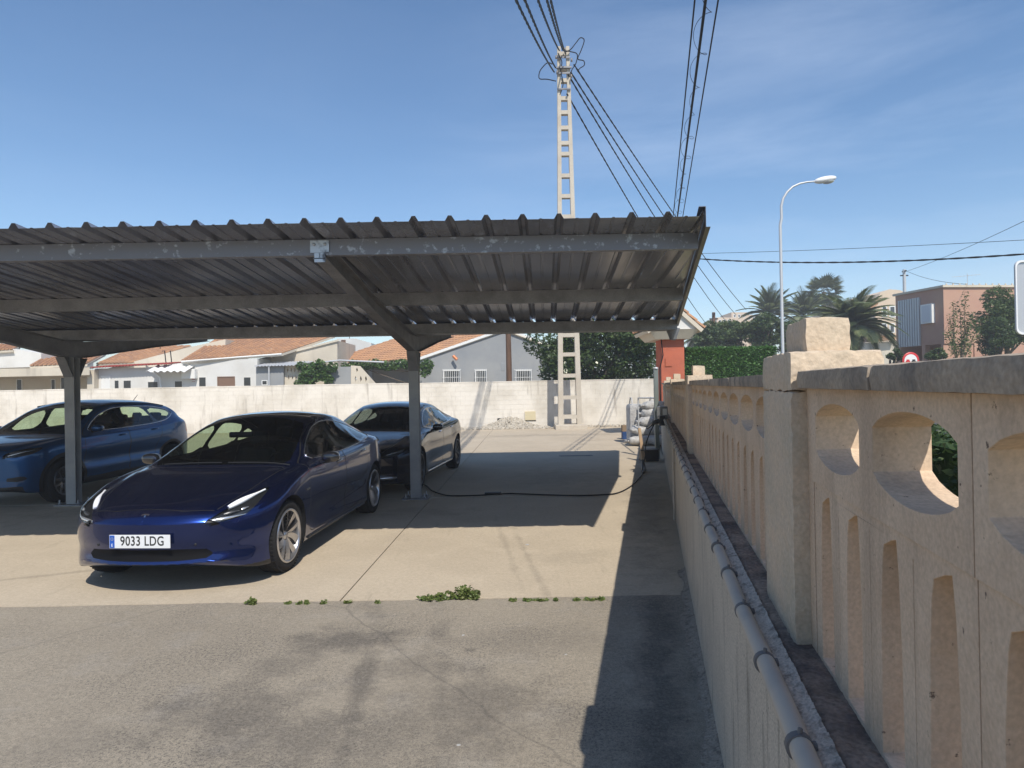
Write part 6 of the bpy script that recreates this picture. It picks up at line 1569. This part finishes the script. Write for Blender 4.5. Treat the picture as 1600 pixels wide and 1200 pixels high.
# weeds along the joint between asphalt and concrete
def weed(x, y, r, h, n, label, group=None):
    p = gr(x, y); e = empty('weed', p, label=label, cat='weed', group=group); pts = []; mb = MB()
    for i in range(max(3, n // 40)):
        a = random.uniform(0, 2 * pi); rr_ = random.uniform(.1, 1) * r; hh = h * random.uniform(.45, 1) * (1 - .4 * rr_ / r); tip = Vector((cos(a) * rr_, sin(a) * rr_ * .55, hh))
        mb.tube([(tip.x * .25, tip.y * .25, 0), tuple(tip * .6), tuple(tip)], [.003, .0025, .001], 4)
        for k in range(6): pts.append(ballpts(max(1, n // max(3, n // 40) // 6), tuple(Vector((tip.x * .25, tip.y * .25, 0)).lerp(tip, k / 5)), (.018, .018, .014), .1))
    mb.build('stem', m_weed, e); P = np.concatenate(pts); P[:, 2] = P[:, 2].clip(.004); quads_obj('leaf_cluster', leaves(P, .022, aspect=.6), m_weed, e); return e
weed(723, 936, .145, .11, 1500, 'largest leafy weed clump growing from the joint between asphalt and concrete')
weed(742, 936, .08, .07, 600, 'weed clump touching the right side of the largest clump')
weed(693, 937, .09, .06, 600, 'low weed clump just left of the largest clump')
weed(668, 938, .09, .045, 500, 'low spreading weed at the left end of the main weed row')
weed(395, 944, .055, .05, 420, 'lone small round weed on the joint in front of the dark blue saloon')
ORD = ['just right of the lone round weed', 'second right of the lone round weed', 'third right of the lone round weed', 'fourth right of the lone round weed', 'midway between lone round weed and weed row', 'next left of the main weed row', 'first right of the largest clump', 'second right of the largest clump', 'third right of the largest clump', 'fourth right of the largest clump', 'third from the wall shadow', 'second from the wall shadow', 'nearest the wall shadow']
for i, x in enumerate((452, 468, 478, 508, 545, 590, 803, 826, 842, 868, 905, 925, 940)):
    weed(x, 945 - .012 * (x - 400) - 1, .035 + .02 * (i % 3), .018, 110, f'tiny weed tuft on the asphalt joint, {ORD[i]}', 'tiny weed tufts along the joint')
# litter, pebbles
for (x, y, s, lab) in ((724, 992, .011, 'white scrap of litter on the asphalt near the weeds'), (717, 1163, .009, 'white pebble low on the asphalt'), (884, 1022, .008, 'tiny white pebble near the wall shadow'), (824, 851, .02, 'small pale scrap on the sunlit concrete')):
    bm = bmesh.new(); bmesh.ops.create_icosphere(bm, subdivisions=2, radius=s)
    for v in bm.verts: v.co = Vector((v.co.x * random.uniform(.8, 1.3), v.co.y * .8, abs(v.co.z) * .4))
    me = bpy.data.meshes.new('pebble'); bm.to_mesh(me); bm.free(); me.materials.append(m_sack); o = link('pebble', me); o.location = gr(x, y); tag(o, lab, 'pebble')
# rubble heap at the foot of the back wall
V_ = []
for i in range(2400):
    x = random.gauss(-.15, 1.0) if i < 1700 else random.uniform(-3.4, 5.2); hgt = max(0, .42 * exp(-((x + .1) / .8)**2)) if i < 1700 else .02
    d = random.random(); y = YW - .03 - d * (.9 if i < 1700 else .5); z = hgt * (1 - d) + .015; s = random.uniform(.015, .05)
    R3 = Matrix.Rotation(random.uniform(0, 6), 3, Vector((random.random(), random.random(), random.random() + .1)).normalized()); a = [R3 @ Vector(q) * s for q in ((-1, -.8, -.6), (1, -.7, -.6), (.8, .9, -.5), (-.9, .8, -.6), (-.7, -.6, .6), (.8, -.6, .5), (.6, .7, .6), (-.8, .6, .5))]
    V_.append([(p.x + x, p.y + y, p.z + z) for p in a])
mb = MB()
for a in V_: mb.hexa([Vector(p) for p in a])
me_ = mb.build('rubble', m_stone); me_['kind'] = 'stuff'; me_['label'] = 'crumbled pale rubble heaped at the foot of the white wall'
hm = MB(); n = 26; vv = []
for i in range(n + 1):
    x = -2.6 + 5.2 * i / n
    for j in range(7): d = j / 6; vv.append((x, YW - .01 - d * 1.0, max(-.02, .40 * exp(-((x + .1) / .8)**2) * (1 - d)**1.3 + random.uniform(-.012, .012) - .02)))
hm.add(vv, [(i * 7 + j, (i + 1) * 7 + j, (i + 1) * 7 + j + 1, i * 7 + j + 1) for i in range(n) for j in range(6)]); o = hm.build('rubble_mound', m_dirt); o['kind'] = 'stuff'; o['label'] = 'earth and dust under the pale rubble'
# dry grass on the street verge
P = np.zeros((9000, 3)); d_ = rng.uniform(-1, 9, 9000); c_ = rng.uniform(.75, 2.1, 9000); P[:, 0] = .209 * d_ + c_; P[:, 1] = d_; P[:, 2] = .57
gq = leaves(P, .10, aspect=.12); gq[:, :, 2] = .55 + np.abs(gq[:, :, 2] - .55) * 1.3
g_ = quads_obj('verge_grass', gq, m_grassy); g_['kind'] = 'stuff'
# ---- thin summer haze in the air
hz_ = MB().box((-425, -155, -1.1), (425, 640, 17.5)).build('haze', None); hz_['kind'] = 'stuff'; hz_.data.materials.clear()
hm_ = bpy.data.materials.new('haze_air'); hm_.use_nodes = True; t = hm_.node_tree; t.nodes.remove(t.nodes['Principled BSDF'])
pv = t.nodes.new('ShaderNodeVolumePrincipled'); pv.inputs['Color'].default_value = (.92, .94, 1.0, 1); pv.inputs['Density'].default_value = HAZE; pv.inputs['Anisotropy'].default_value = .0
t.links.new(pv.outputs[0], t.nodes['Material Output'].inputs['Volume']); hz_.data.materials.append(hm_)
